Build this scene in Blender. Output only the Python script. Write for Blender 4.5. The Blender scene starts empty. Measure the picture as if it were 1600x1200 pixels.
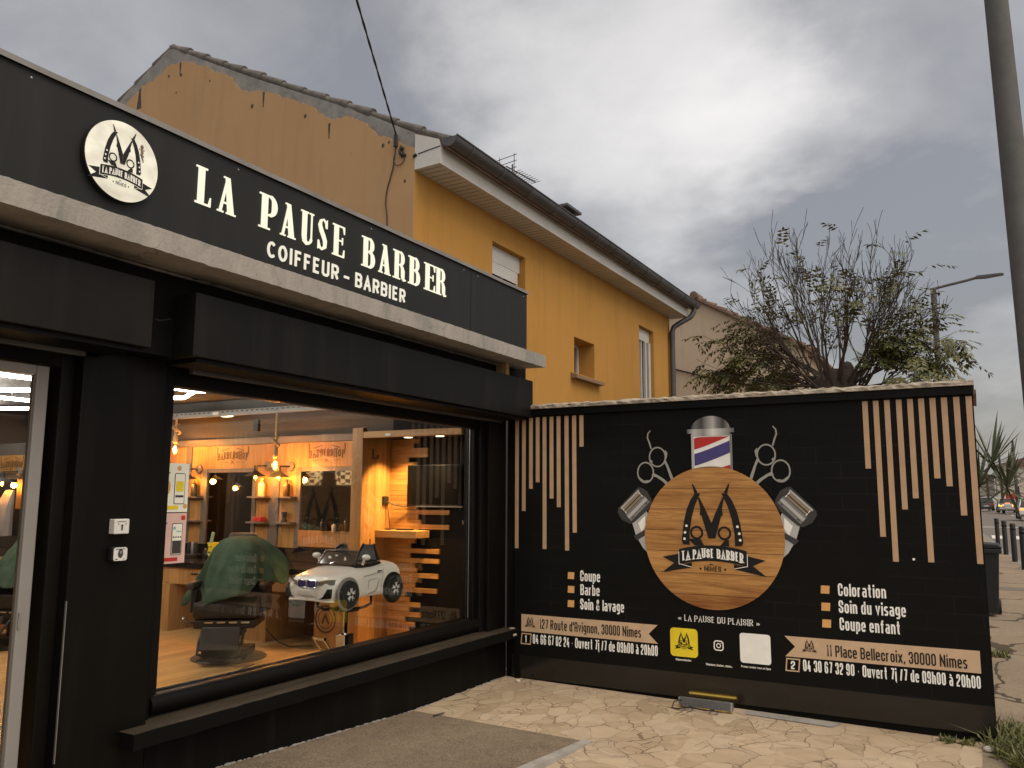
import bpy, math, random
from mathutils import Vector, Matrix
random.seed(7)
R = math.radians
scene = bpy.context.scene
COL = scene.collection

# ------------------------------------------------------------------ camera
CAMZ = 1.54
yaw, pitch, roll = R(29.348), R(7.8515), R(0.2517)
fw = Vector((math.cos(pitch)*math.cos(yaw), math.cos(pitch)*math.sin(yaw), math.sin(pitch)))
rt = Vector((math.sin(yaw), -math.cos(yaw), 0)); up = rt.cross(fw)
r2 = rt*math.cos(roll)+up*math.sin(roll); u2 = -rt*math.sin(roll)+up*math.cos(roll)
cd = bpy.data.cameras.new('camera'); cam = bpy.data.objects.new('camera', cd); COL.objects.link(cam)
cam.matrix_world = Matrix(((r2.x, u2.x, -fw.x, 0), (r2.y, u2.y, -fw.y, 0), (r2.z, u2.z, -fw.z, CAMZ), (0, 0, 0, 1)))
cd.sensor_fit = 'HORIZONTAL'; cd.sensor_width = 36; cd.lens = 36*1290.98/1600
cd.clip_start = 0.05; cd.clip_end = 2000
scene.camera = cam

# ------------------------------------------------------------------ world: overcast evening sky
W = bpy.data.worlds.new("World"); scene.world = W; W.use_nodes = True
nt = W.node_tree; nt.nodes.clear()
def wn(t, **k):
    n = nt.nodes.new(t)
    for a, b in k.items(): setattr(n, a, b)
    return n
SUN_EL, SUN_AZ = R(55), R(258)           # sun azimuth measured from +X towards +Y (behind and right of the camera)
sky = wn('ShaderNodeTexSky', sky_type='NISHITA', sun_disc=False)
sky.sun_elevation = SUN_EL; sky.sun_rotation = R(90)-SUN_AZ
sky.air_density = 1; sky.dust_density = 5; sky.ozone_density = 1
bg1 = wn('ShaderNodeBackground'); bg1.inputs[1].default_value = 0.05
nt.links.new(sky.outputs[0], bg1.inputs[0])
tc = wn('ShaderNodeTexCoord'); sep = wn('ShaderNodeSeparateXYZ'); nt.links.new(tc.outputs['Generated'], sep.inputs[0])
def wm(op, a, b=None, c=None, clamp=False):
    n = wn('ShaderNodeMath', operation=op, use_clamp=clamp)
    for i, q in enumerate((a, b, c)):
        if q is None: continue
        if isinstance(q, (int, float)): n.inputs[i].default_value = q
        else: nt.links.new(q, n.inputs[i])
    return n.outputs[0]
den = wm('ADD', wm('MAXIMUM', sep.outputs[2], 0.0), 0.32)
px = wm('DIVIDE', sep.outputs[0], den); py = wm('DIVIDE', sep.outputs[1], den)
cmb = wn('ShaderNodeCombineXYZ'); nt.links.new(px, cmb.inputs[0]); nt.links.new(py, cmb.inputs[1])
def wnoise(vec, scale, detail=6, rough=.55, dist=0.0):
    n = wn('ShaderNodeTexNoise', noise_dimensions='3D'); n.inputs['Scale'].default_value = scale; n.inputs['Detail'].default_value = detail
    n.inputs['Roughness'].default_value = rough; n.inputs['Distortion'].default_value = dist; nt.links.new(vec, n.inputs['Vector']); return n
mp = wn('ShaderNodeMapping'); mp.inputs['Location'].default_value = (3.1, 1.7, 0); mp.inputs['Scale'].default_value = (1.3, 1.05, 1); mp.inputs['Rotation'].default_value = (0, 0, R(-30))
nt.links.new(cmb.outputs[0], mp.inputs[0])
warp = wnoise(mp.outputs[0], 2.2, 6, .55); fine = wnoise(mp.outputs[0], 3.4, 7, .58, .3); wisp = wnoise(mp.outputs[0], 1.1, 5, .5, .4)
wv = wn('ShaderNodeVectorMath', operation='SUBTRACT'); nt.links.new(warp.outputs['Color'], wv.inputs[0]); wv.inputs[1].default_value = (.5, .5, .5)
ws = wn('ShaderNodeVectorMath', operation='SCALE'); nt.links.new(wv.outputs[0], ws.inputs[0]); ws.inputs['Scale'].default_value = .42
wa = wn('ShaderNodeVectorMath', operation='ADD'); nt.links.new(tc.outputs['Generated'], wa.inputs[0]); nt.links.new(ws.outputs[0], wa.inputs[1])
wnrm = wn('ShaderNodeVectorMath', operation='NORMALIZE'); nt.links.new(wa.outputs[0], wnrm.inputs[0])
def blob(d, lo, amp, hi=1.0):
    dv = Vector(d).normalized(); n = wn('ShaderNodeVectorMath', operation='DOT_PRODUCT'); nt.links.new(wnrm.outputs[0], n.inputs[0]); n.inputs[1].default_value = dv
    m = wn('ShaderNodeMapRange', interpolation_type='SMOOTHSTEP'); nt.links.new(n.outputs['Value'], m.inputs[0])
    m.inputs[1].default_value = lo; m.inputs[2].default_value = hi; m.inputs[3].default_value = 0; m.inputs[4].default_value = amp
    return m.outputs[0]
v = wm('MULTIPLY_ADD', wm('SUBTRACT', fine.outputs['Fac'], .5), .34, .322)
v = wm('MULTIPLY_ADD', wm('SUBTRACT', wisp.outputs['Fac'], .5), .22, v)
v = wm('ADD', v, blob((.84, .31, .43), .968, .33, .998)); v = wm('ADD', v, blob((.80, .27, .56), .965, .08)); v = wm('ADD', v, blob((.90, .15, .43), .985, .12))
v = wm('SUBTRACT', v, blob((.93, .16, .30), .97, .05)); v = wm('SUBTRACT', v, blob((.74, .56, .40), .95, .07))
wsep = wn('ShaderNodeSeparateXYZ'); nt.links.new(wnrm.outputs[0], wsep.inputs[0])
bandz = wn('ShaderNodeMapRange', interpolation_type='SMOOTHSTEP'); nt.links.new(wm('ABSOLUTE', wm('SUBTRACT', wsep.outputs[2], .285)), bandz.inputs[0])
bandz.inputs[1].default_value = 0; bandz.inputs[2].default_value = .115; bandz.inputs[3].default_value = .125; bandz.inputs[4].default_value = 0
v = wm('SUBTRACT', v, bandz.outputs[0])
v = wm('MAXIMUM', v, .22)
v = wm('ADD', v, blob((-.55, -.62, .55), .1, .62))               # the brighter side of the sky, behind and right of the camera
gc = wn('ShaderNodeVectorMath', operation='SCALE'); gc.inputs[0].default_value = (1.0, .944, .875); nt.links.new(v, gc.inputs['Scale'])
bg2 = wn('ShaderNodeBackground'); bg2.inputs[1].default_value = 1.0; nt.links.new(gc.outputs[0], bg2.inputs[0])
ad = wn('ShaderNodeAddShader'); nt.links.new(bg1.outputs[0], ad.inputs[0]); nt.links.new(bg2.outputs[0], ad.inputs[1])
wo = wn('ShaderNodeOutputWorld'); nt.links.new(ad.outputs[0], wo.inputs[0])

# ------------------------------------------------------------------ sun behind cloud
sl = bpy.data.lights.new('sun', 'SUN'); so = bpy.data.objects.new('sun', sl); COL.objects.link(so)
sl.energy = 1.22; sl.angle = R(40); sl.color = (1.0, 0.86, 0.66)
sd = Vector((math.cos(SUN_EL)*math.cos(SUN_AZ), math.cos(SUN_EL)*math.sin(SUN_AZ), math.sin(SUN_EL)))
so.rotation_euler = sd.to_track_quat('Z', 'Y').to_euler(); so.location = (-4, -6, 12)
vs = scene.view_settings; vs.view_transform = 'Standard'; vs.look = 'None'; vs.exposure = 0.0; vs.gamma = 1.0; vs.use_curve_mapping = False
scene.cycles.max_bounces = 8; scene.cycles.transparent_max_bounces = 16
scene.cycles.sample_clamp_indirect = 4.0
try: scene.cycles.use_denoising = True
except Exception: pass

# ------------------------------------------------------------------ materials
MATS = {}
class NB:
    def __init__(s, name):
        s.m = bpy.data.materials.new(name); s.m.use_nodes = True; s.t = s.m.node_tree; s.t.nodes.clear()
        s.o = s.n('ShaderNodeOutputMaterial'); s.tc = s.n('ShaderNodeTexCoord')
    def n(s, t, **k):
        q = s.t.nodes.new(t)
        for a, b in k.items(): setattr(q, a, b)
        return q
    def l(s, a, b): s.t.links.new(a, b)
    def set(s, node, key, val):
        if hasattr(val, 'links') or isinstance(val, bpy.types.NodeSocket): s.l(val, node.inputs[key])
        else: node.inputs[key].default_value = val
    def math(s, op, a, b=0.0, clamp=False):
        q = s.n('ShaderNodeMath', operation=op, use_clamp=clamp); s.set(q, 0, a); s.set(q, 1, b); return q.outputs[0]
    def mapv(s, scale=(1, 1, 1), loc=(0, 0, 0), rot=(0, 0, 0), src=None):
        q = s.n('ShaderNodeMapping'); s.l(src or s.tc.outputs['Object'], q.inputs[0]); q.inputs['Scale'].default_value = scale
        q.inputs['Location'].default_value = loc; q.inputs['Rotation'].default_value = rot; return q.outputs[0]
    def noise(s, vec, scale, detail=4, rough=.55, dist=0.0):
        q = s.n('ShaderNodeTexNoise'); s.l(vec, q.inputs['Vector']); q.inputs['Scale'].default_value = scale; q.inputs['Detail'].default_value = detail
        q.inputs['Roughness'].default_value = rough; q.inputs['Distortion'].default_value = dist; return q.outputs['Fac']
    def ramp(s, fac, *stops):
        q = s.n('ShaderNodeValToRGB'); s.l(fac, q.inputs[0]); el = q.color_ramp.elements
        while len(el) < len(stops): el.new(.5)
        for e, (p, c) in zip(el, stops): e.position = p; e.color = tuple(c)+(1,) if len(c) == 3 else c
        return q.outputs[0]
    def mix(s, fac, a, b, mode='MIX'):
        q = s.n('ShaderNodeMix', data_type='RGBA', blend_type=mode); s.set(q, 0, fac)
        for k, val in ((6, a), (7, b)):
            if isinstance(val, tuple): q.inputs[k].default_value = val+(1,) if len(val) == 3 else val
            else: s.l(val, q.inputs[k])
        return q.outputs[2]
    def bsdf(s, col, rough=.6, metal=0.0, bump=None, bstr=.2, bdist=.01, spec=.5, coat=0.0, emit=None, estr=0.0):
        b = s.n('ShaderNodeBsdfPrincipled')
        if isinstance(col, tuple): b.inputs['Base Color'].default_value = col+(1,)
        else: s.l(col, b.inputs['Base Color'])
        s.set(b, 'Roughness', rough); b.inputs['Metallic'].default_value = metal; b.inputs['Specular IOR Level'].default_value = spec
        b.inputs['Coat Weight'].default_value = coat
        if bump is not None:
            q = s.n('ShaderNodeBump'); q.inputs['Strength'].default_value = bstr; q.inputs['Distance'].default_value = bdist; s.l(bump, q.inputs['Height']); s.l(q.outputs[0], b.inputs['Normal'])
        if emit is not None:
            if isinstance(emit, tuple): b.inputs['Emission Color'].default_value = emit+(1,)
            else: s.l(emit, b.inputs['Emission Color'])
            b.inputs['Emission Strength'].default_value = estr
        s.l(b.outputs[0], s.o.inputs[0]); return b
def mul(c, k): return tuple(min(1, x*k) for x in c)
def pmat(name, col, rough=.6, var=.15, scale=6.0, metal=0.0, bump=.1, spec=.5, coat=0.0, fine=40.0):
    if name in MATS: return MATS[name]
    b = NB(name); v = b.tc.outputs['Object']
    n = b.noise(v, scale, 5, .6); n2 = b.noise(v, fine, 3, .6)
    c = b.ramp(n, (.25, mul(col, 1-var)), (.75, mul(col, 1+var)))
    rr = b.math('MULTIPLY_ADD', n, .2) if False else rough
    b.bsdf(c, rr, metal, n2, bump, .004, spec, coat); MATS[name] = b.m; return b.m
def emat(name, col, strength, base=(.8, .8, .8)):
    if name in MATS: return MATS[name]
    b = NB(name); b.bsdf(mul(base, .1), .5, emit=col, estr=strength); MATS[name] = b.m; return b.m
def wood(name, dark, light, grain='Z', across='Y', plank=.15, rough=.45, gap=.5, scale=1.0, stag=0.0, coat=.0):
    if name in MATS: return MATS[name]
    b = NB(name); s = b.n('ShaderNodeSeparateXYZ'); b.l(b.tc.outputs['Object'], s.inputs[0]); ix = {'X': 0, 'Y': 1, 'Z': 2}
    a = b.math('DIVIDE', s.outputs[ix[across]], plank); cell = b.math('FLOOR', a); fr = b.math('FRACT', a)
    wnz = b.n('ShaderNodeTexWhiteNoise', noise_dimensions='1D'); b.l(cell, wnz.inputs['W'])
    g = s.outputs[ix[grain]]
    if stag > 0:
        g2 = b.math('ADD', b.math('DIVIDE', g, stag), b.math('MULTIPLY', wnz.outputs[0], 7.3))
        cell2 = b.math('FLOOR', g2); fr2 = b.math('FRACT', g2)
        w2 = b.n('ShaderNodeTexWhiteNoise', noise_dimensions='2D'); cb = b.n('ShaderNodeCombineXYZ'); b.l(cell, cb.inputs[0]); b.l(cell2, cb.inputs[1]); b.l(cb.outputs[0], w2.inputs['Vector'])
        rnd = w2.outputs['Value']
    else: rnd = wnz.outputs['Value']; fr2 = None
    comb = b.n('ShaderNodeCombineXYZ')
    b.l(b.math('ADD', b.math('MULTIPLY', g, 1.6*scale), b.math('MULTIPLY', rnd, 31.0)), comb.inputs[0])
    b.l(b.math('MULTIPLY', s.outputs[ix[across]], 20*scale), comb.inputs[1])
    third = [k for k in 'XYZ' if k not in (grain, across)][0]
    b.l(b.math('MULTIPLY', s.outputs[ix[third]], 20*scale), comb.inputs[2])
    n = b.noise(comb.outputs[0], 1.3, 6, .62, .9); n2 = b.noise(comb.outputs[0], 6, 3, .6, .2)
    f = b.math('ADD', b.math('MULTIPLY', n, .75), b.math('MULTIPLY', n2, .25))
    f = b.math('ADD', f, b.math('MULTIPLY', b.math('SUBTRACT', rnd, .5), .22))
    c = b.ramp(f, (.3, dark), (.5, tuple((x+y)/2 for x, y in zip(dark, light))), (.68, light))
    e = b.math('LESS_THAN', fr, .035)
    if fr2 is not None: e = b.math('MAXIMUM', e, b.math('LESS_THAN', fr2, .006))
    c = b.mix(b.math('MULTIPLY', e, gap), c, mul(dark, .25))
    b.bsdf(c, rough, 0, f, .12, .003, .4, coat); MATS[name] = b.m; return b.m

def panelmat(name, col, dust, rough=.5, spec=.15, amt=.5):
    b = NB(name); v = b.tc.outputs['Object']
    st = b.noise(b.mapv((3.5, 3.5, .35)), 2.0, 6, .62, .3); cl = b.noise(v, 1.3, 5, .6); fi = b.noise(v, 60, 3, .6)
    f = b.math('MULTIPLY', b.math('ADD', b.math('SUBTRACT', st, .5, True), b.math('MULTIPLY', b.math('SUBTRACT', cl, .5, True), .8)), amt*4, True)
    c = b.mix(f, col, dust); sp = b.noise(v, 38, 2, .5); c = b.mix(b.math('MULTIPLY', b.math('GREATER_THAN', sp, .76), .5), c, dust)
    r = b.math('ADD', b.math('MULTIPLY', cl, .3), rough-.15); b.bsdf(c, r, 0, fi, .05, .003, spec); MATS[name] = b.m; return b.m
M = {}
M['black_paint'] = panelmat('black_wall_paint', (.0040, .0037, .0031), (.013, .0115, .0095), .6, .09)
M['black_gloss'] = panelmat('black_gloss_metal', (.0042, .0036, .0028), (.011, .009, .007), .42, .12)
M['black_frame'] = pmat('black_frame_metal', (.005, .0045, .0038), .45, .2, 5, bump=.05, spec=.13)
M['sign_panel'] = panelmat('sign_charcoal', (.019, .019, .0182), (.034, .033, .031), .5, .2, .4)
M['box_grey'] = panelmat('shutter_box_charcoal', (.0072, .0069, .006), (.020, .0175, .0145), .45, .15, .5)
M['white_paint'] = pmat('white_paint', (.72, .70, .66), .5, .08, 4)
M['offwhite'] = pmat('offwhite_plastic', (.62, .60, .56), .45, .06, 5)
M['door_grey'] = pmat('weathered_pvc', (.24, .225, .205), .45, .08, 4)
M['steel_dull'] = pmat('dull_metal_trim', (.21, .20, .19), .7, .25, 4, bump=.15)
M['rim'] = pmat('bright_alloy', (.78, .78, .77), .28, .04, 8, metal=.35)
M['pvc'] = pmat('white_pvc', (.56, .54, .50), .45, .12, 2.2, bump=.05)
M['zinc'] = pmat('zinc_grey', (.085, .085, .088), .45, .3, 3, metal=.35, bump=.05)
M['steel'] = pmat('steel_grey', (.35, .35, .34), .35, .15, 6, metal=.8)
M['chrome'] = pmat('chrome', (.85, .85, .85), .08, .02, 3, metal=1.0, bump=0)
M['black_plastic'] = pmat('black_plastic', (.008, .008, .0075), .5, .2, 8)
M['leather'] = pmat('dark_leather', (.030, .020, .012), .5, .25, 9, bump=.2)
M['rubber'] = pmat('rubber', (.015, .015, .015), .8, .2, 20)
M['bark'] = pmat('bark', (.060, .046, .035), .9, .35, 12, bump=.6)
M['post_grey'] = pmat('galvanised_grey', (.108, .106, .102), .8, .18, 5, metal=.0, bump=.2, spec=.2)
M['rope'] = pmat('rope', (.42, .29, .14), .9, .3, 60, bump=.5)
M['tile'] = pmat('clay_tile', (.17, .105, .075), .85, .45, 6, bump=.4)
M['verge'] = pmat('lichened_tile', (.125, .112, .098), .95, .45, 9, bump=.9)
M['cement'] = pmat('cement_render', (.225, .215, .20), .9, .3, 7, bump=.8, fine=25)
M['ochre'] = None
def stain_plaster(name, col, col2, streak=.35):
    b = NB(name); v = b.tc.outputs['Object']
    n = b.noise(v, 1.1, 6, .6, .4); st = b.noise(b.mapv((5, 5, .5)), 1.4, 5, .6); f = b.noise(v, 70, 3, .6)
    c = b.mix(n, col, col2); c = b.mix(b.math('MULTIPLY', b.math('SUBTRACT', st, .5, True), streak*3, True), c, mul(col, .55))
    sp = b.noise(v, 9, 2, .5); c = b.mix(b.math('MULTIPLY', b.math('GREATER_THAN', sp, .74), .35), c, mul(col, .5))
    b.bsdf(c, .9, 0, f, .25, .006, .2); return b.m
M['ochre'] = stain_plaster('ochre_render', (.51, .27, .068), (.41, .205, .048), .45)
M['peach'] = stain_plaster('faded_peach_render', (.45, .285, .15), (.37, .225, .11), .45)
M['tan'] = stain_plaster('tan_render', (.56, .445, .325), (.47, .36, .25), .5)
M['pale'] = stain_plaster('pale_render', (.62, .55, .46), (.55, .48, .39), .3)
def concrete_ledge():
    b = NB('weathered_concrete'); v = b.tc.outputs['Object']
    n = b.noise(b.mapv((1, 1, .6)), 3.5, 9, .75, .8); c = b.ramp(n, (.25, (.17, .182, .16)), (.5, (.325, .30, .27)), (.8, (.42, .39, .35)))
    vo = b.n('ShaderNodeTexVoronoi', feature='DISTANCE_TO_EDGE'); vo.inputs['Scale'].default_value = 1.7
    wv = b.n('ShaderNodeVectorMath', operation='ADD'); nn = b.n('ShaderNodeTexNoise'); nn.inputs['Scale'].default_value = 5; b.l(v, nn.inputs['Vector'])
    sc = b.n('ShaderNodeVectorMath', operation='SCALE'); b.l(nn.outputs['Color'], sc.inputs[0]); sc.inputs['Scale'].default_value = .35
    b.l(v, wv.inputs[0]); b.l(sc.outputs[0], wv.inputs[1]); b.l(wv.outputs[0], vo.inputs['Vector'])
    cr = b.math('MULTIPLY', b.math('LESS_THAN', vo.outputs['Distance'], .005), b.math('MULTIPLY', b.math('SUBTRACT', b.noise(v, 1.6, 2, .5), .46, True), 3.2, True))
    c = b.mix(cr, c, (.1, .085, .07))
    sp = b.noise(v, 30, 3, .6); c = b.mix(b.math('MULTIPLY', b.math('GREATER_THAN', sp, .68), .5), c, (.12, .10, .085))
    b.bsdf(c, .9, 0, b.noise(v, 45, 4, .65), .5, .01, .2); return b.m
M['ledge'] = concrete_ledge()
def cap_stone():
    b = NB('rough_cap_stone'); v = b.tc.outputs['Object']
    n = b.noise(b.mapv((8, 3, 14)), 3, 6, .7, .6); c = b.ramp(n, (.32, (.12, .09, .065)), (.5, (.42, .35, .27)), (.75, (.62, .56, .47)))
    b.bsdf(c, .9, 0, n, .8, .02, .2); return b.m
M['cap'] = cap_stone()
def paving():
    b = NB('crazy_paving_stone'); v = b.tc.outputs['Object']
    def warp(scale, amt, src):
        nn = b.n('ShaderNodeTexNoise'); nn.inputs['Scale'].default_value = scale; nn.inputs['Detail'].default_value = 4; b.l(v, nn.inputs['Vector'])
        sc = b.n('ShaderNodeVectorMath', operation='SCALE'); b.l(nn.outputs['Color'], sc.inputs[0]); sc.inputs['Scale'].default_value = amt
        wv = b.n('ShaderNodeVectorMath', operation='ADD'); b.l(src, wv.inputs[0]); b.l(sc.outputs[0], wv.inputs[1]); return wv.outputs[0]
    w1 = warp(2.2, .30, v); w2 = warp(11, .035, w1)
    m1 = b.mapv((.80, 1.25, 0), (0, 0, 0), (0, 0, R(35)), w2); m2 = b.mapv((1.3, .9, 0), (3, 5, 0), (0, 0, R(-20)), w2)
    def vor(vec, sc, feat):
        q = b.n('ShaderNodeTexVoronoi', feature=feat); q.inputs['Scale'].default_value = sc; b.l(vec, q.inputs['Vector']); return q
    e1 = vor(m1, 4.6, 'DISTANCE_TO_EDGE'); c1 = vor(m1, 4.6, 'F1'); e2 = vor(m2, 8.5, 'DISTANCE_TO_EDGE'); c2 = vor(m2, 8.5, 'F1')
    s = b.n('ShaderNodeSeparateColor'); b.l(c1.outputs['Color'], s.inputs[0]); s2 = b.n('ShaderNodeSeparateColor'); b.l(c2.outputs['Color'], s2.inputs[0])
    split = b.math('GREATER_THAN', s.outputs[1], .55); rnd = b.math('ADD', b.math('MULTIPLY', s.outputs[0], .65), b.math('MULTIPLY', s2.outputs[0], .35))
    c = b.ramp(rnd, (.1, (.35, .262, .170)), (.4, (.485, .372, .25)), (.65, (.55, .437, .305)), (.9, (.43, .345, .248)))
    n = b.noise(v, 14, 6, .68, .4); c = b.mix(b.math('MULTIPLY', n, .55), c, (.36, .27, .17))
    big = b.noise(v, .8, 4, .55); c = b.mix(b.math('MULTIPLY', b.math('SUBTRACT', big, .44, True), 2.2, True), c, (.36, .27, .18))
    jn = b.noise(v, 3.2, 4, .65); thr = b.math('MULTIPLY', b.math('SUBTRACT', jn, .36, True), .085)
    j1 = b.math('LESS_THAN', e1.outputs['Distance'], thr); j2 = b.math('MULTIPLY', b.math('LESS_THAN', e2.outputs['Distance'], b.math('MULTIPLY', thr, 1.1)), split); j = b.math('MAXIMUM', j1, j2)
    jc = b.noise(v, 6, 2, .5); c = b.mix(b.math('MULTIPLY', j, b.math('ADD', b.math('MULTIPLY', jc, .7), .38), True), c, (.125, .085, .05))
    sp = b.noise(v, 60, 2, .5); c = b.mix(b.math('MULTIPLY', b.math('GREATER_THAN', sp, .70), .35), c, (.20, .15, .09))
    h = b.math('SUBTRACT', b.math('MULTIPLY', n, .35), j)
    b.bsdf(c, .85, 0, h, .35, .008, .25); return b.m
M['paving'] = paving()
def asphalt(name, a, bcol, crack=0.0, scale=180):
    b = NB(name); v = b.tc.outputs['Object']
    n = b.noise(v, scale, 2, .5); big = b.noise(v, .7, 5, .6, .5); mid = b.noise(v, 9, 4, .6)
    f = b.math('ADD', b.math('MULTIPLY', n, .5), b.math('ADD', b.math('MULTIPLY', big, .3), b.math('MULTIPLY', mid, .2)))
    c = b.ramp(f, (.32, a), (.66, bcol))
    if crack:
        nn = b.n('ShaderNodeTexNoise'); nn.inputs['Scale'].default_value = 1.2; nn.inputs['Detail'].default_value = 5; b.l(v, nn.inputs['Vector'])
        vo = b.n('ShaderNodeTexVoronoi', feature='DISTANCE_TO_EDGE'); vo.inputs['Scale'].default_value = .45
        sc = b.n('ShaderNodeVectorMath', operation='SCALE'); b.l(nn.outputs['Color'], sc.inputs[0]); sc.inputs['Scale'].default_value = .9
        wv = b.n('ShaderNodeVectorMath', operation='ADD'); b.l(v, wv.inputs[0]); b.l(sc.outputs[0], wv.inputs[1]); b.l(wv.outputs[0], vo.inputs['Vector'])
        c = b.mix(b.math('MULTIPLY', b.math('LESS_THAN', vo.outputs['Distance'], .010), crack), c, (.04, .03, .02))
    b.bsdf(c, .92, 0, n, .5, .006, .2); return b.m
M['ramp'] = asphalt('aggregate_concrete', (.07, .055, .039), (.29, .225, .155), 0, 75)
M['sidewalk'] = asphalt('worn_pavement', (.17, .128, .09), (.36, .285, .205), .8, 90)
M['road'] = asphalt('road_asphalt', (.13, .112, .095), (.23, .20, .17), 0, 90)
M['dirt'] = pmat('dirt_ground', (.16, .125, .085), .95, .3, 2)
M['roadpaint'] = pmat('road_paint', (.7, .66, .6), .8, .15, 8)
def mural_black():
    b = NB('printed_black_brick'); v = b.mapv((1, 1, 1), (0, 0, 0), (0, R(90), 0))
    s = b.n('ShaderNodeSeparateXYZ'); b.l(b.tc.outputs['Object'], s.inputs[0]); cb = b.n('ShaderNodeCombineXYZ'); b.l(s.outputs[1], cb.inputs[0]); b.l(s.outputs[2], cb.inputs[1])
    br = b.n('ShaderNodeTexBrick'); b.l(cb.outputs[0], br.inputs['Vector']); br.inputs['Scale'].default_value = 1.0
    br.inputs['Brick Width'].default_value = .34; br.inputs['Row Height'].default_value = .115; br.inputs['Mortar Size'].default_value = .005; br.inputs['Mortar Smooth'].default_value = .4
    br.inputs['Color1'].default_value = (.0052, .005, .0043, 1); br.inputs['Color2'].default_value = (.0072, .007, .006, 1); br.inputs['Mortar'].default_value = (.014, .0135, .0125, 1)
    n = b.noise(b.tc.outputs['Object'], 2.4, 4, .6); c = b.mix(b.math('MULTIPLY', b.math('SUBTRACT', n, .38, True), 3.2, True), (.0055, .0053, .0045), br.outputs['Color'])
    b.bsdf(c, .55, 0, br.outputs['Fac'], -.25, .004, .12); return b.m
M['mural'] = mural_black()
b = NB('glossy_black_skirting'); v = b.tc.outputs['Object']; b.bsdf(b.ramp(b.noise(v, 1.5, 3), (.3, (.013, .0115, .0095)), (.8, (.019, .017, .014))), .12, 0, None, spec=.45); M['skirt'] = b.m
def flat(name, col, rough=.55, var=.09): return pmat(name, col, rough, var, 9, bump=.05, spec=.3)
M['ink'] = flat('black_ink', (.010, .009, .008)); M['cream'] = flat('cream_print', (.62, .43, .27)); M['stripe'] = flat('tan_stripe_print', (.52, .335, .20))
M['white_print'] = flat('white_print', (.93, .905, .84)); M['orange'] = flat('orange_print', (.75, .40, .145)); M['yellow'] = flat('yellow_print', (.85, .66, .03))
M['red_print'] = flat('red_print', (.52, .035, .03)); M['blue_print'] = flat('blue_print', (.075, .06, .20)); M['g1'] = flat('print_grey_dark', (.05, .048, .046)); M['g2'] = flat('print_grey_mid', (.22, .21, .20))
M['g3'] = flat('print_grey_light', (.50, .48, .45)); M['g4'] = flat('print_silver', (.40, .39, .35)); M['gold'] = flat('print_gold', (.30, .235, .15)); M['pink'] = flat('pink_print', (.75, .50, .48))
M['roundel'] = wood('printed_oak_boards', (.22, .078, .015), (.60, .31, .095), 'Y', 'Z', .165, .5, .75)
M['pine'] = wood('pine_wood', (.27, .115, .026), (.50, .26, .078), 'Z', 'Y', .12, .45, .35)
M['pine_h'] = wood('pine_slats', (.30, .13, .028), (.60, .31, .085), 'Y', 'Z', .041, .45, .45)
M['pine_x'] = wood('pine_board', (.27, .115, .026), (.50, .26, .078), 'Z', 'X', .16, .45, .5)
M['oak'] = wood('oak_laminate', (.28, .13, .04), (.48, .27, .10), 'Z', 'Y', .20, .4, .3)
M['oak_d'] = wood('oak_laminate_brown', (.21, .10, .035), (.36, .19, .075), 'Z', 'Y', .4, .4, .3)
M['floor'] = wood('oak_floor_planks', (.30, .155, .05), (.58, .355, .145), 'X', 'Y', .14, .35, .5, .8, 1.2)
M['beam'] = wood('pine_beam', (.30, .14, .034), (.55, .30, .10), 'Y', 'Z', .3, .45, .3)
M['in_grey'] = pmat('interior_dark_grey', (.055, .047, .038), .7, .15, 2)
M['ceiling'] = pmat('ceiling_dark', (.04, .034, .028), .8, .2, 2)
M['grey_trim'] = pmat('grey_trim', (.125, .105, .085), .5, .1, 3)
M['marble'] = pmat('dark_marble', (.014, .012, .011), .2, .8, 7)
b = NB('mirror_glass'); b.bsdf((.42, .40, .37), .03, 1.0); M['mirror'] = b.m
b = NB('perforated_black_panel'); vo = b.n('ShaderNodeTexVoronoi', feature='F1'); vo.inputs['Scale'].default_value = 55; vo.inputs['Randomness'].default_value = 0; b.l(b.tc.outputs['Object'], vo.inputs['Vector'])
b.bsdf(b.mix(b.math('LESS_THAN', vo.outputs['Distance'], .3), (.006, .005, .004), (.002, .0018, .0015)), .6, 0, spec=.1); M['perf'] = b.m
b = NB('perforated_steel'); s_ = b.n('ShaderNodeSeparateXYZ'); b.l(b.tc.outputs['Object'], s_.inputs[0])
fr_ = b.math('FRACT', b.math('DIVIDE', s_.outputs[1], .075)); hole = b.math('MULTIPLY', b.math('LESS_THAN', fr_, .5), b.math('LESS_THAN', b.math('ABSOLUTE', b.math('SUBTRACT', s_.outputs[2], 2.468)), .006))
b.bsdf(b.mix(hole, (.30, .285, .255), (.03, .03, .03)), .5); M['perf_steel'] = b.m
b = NB('tv_screen'); b.bsdf((.003, .003, .003), .18, 0, spec=.25); M['screen'] = b.m
def printgrad(name, axis, scale, *stops):
    b = NB(name); s_ = b.n('ShaderNodeSeparateXYZ'); b.l(b.tc.outputs['Object'], s_.inputs[0]); b.bsdf(b.ramp(b.math('MULTIPLY_ADD' if False else 'ADD', b.math('MULTIPLY', s_.outputs[axis], scale[0]), scale[1]), *stops), .5, spec=.3); return b.m
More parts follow.
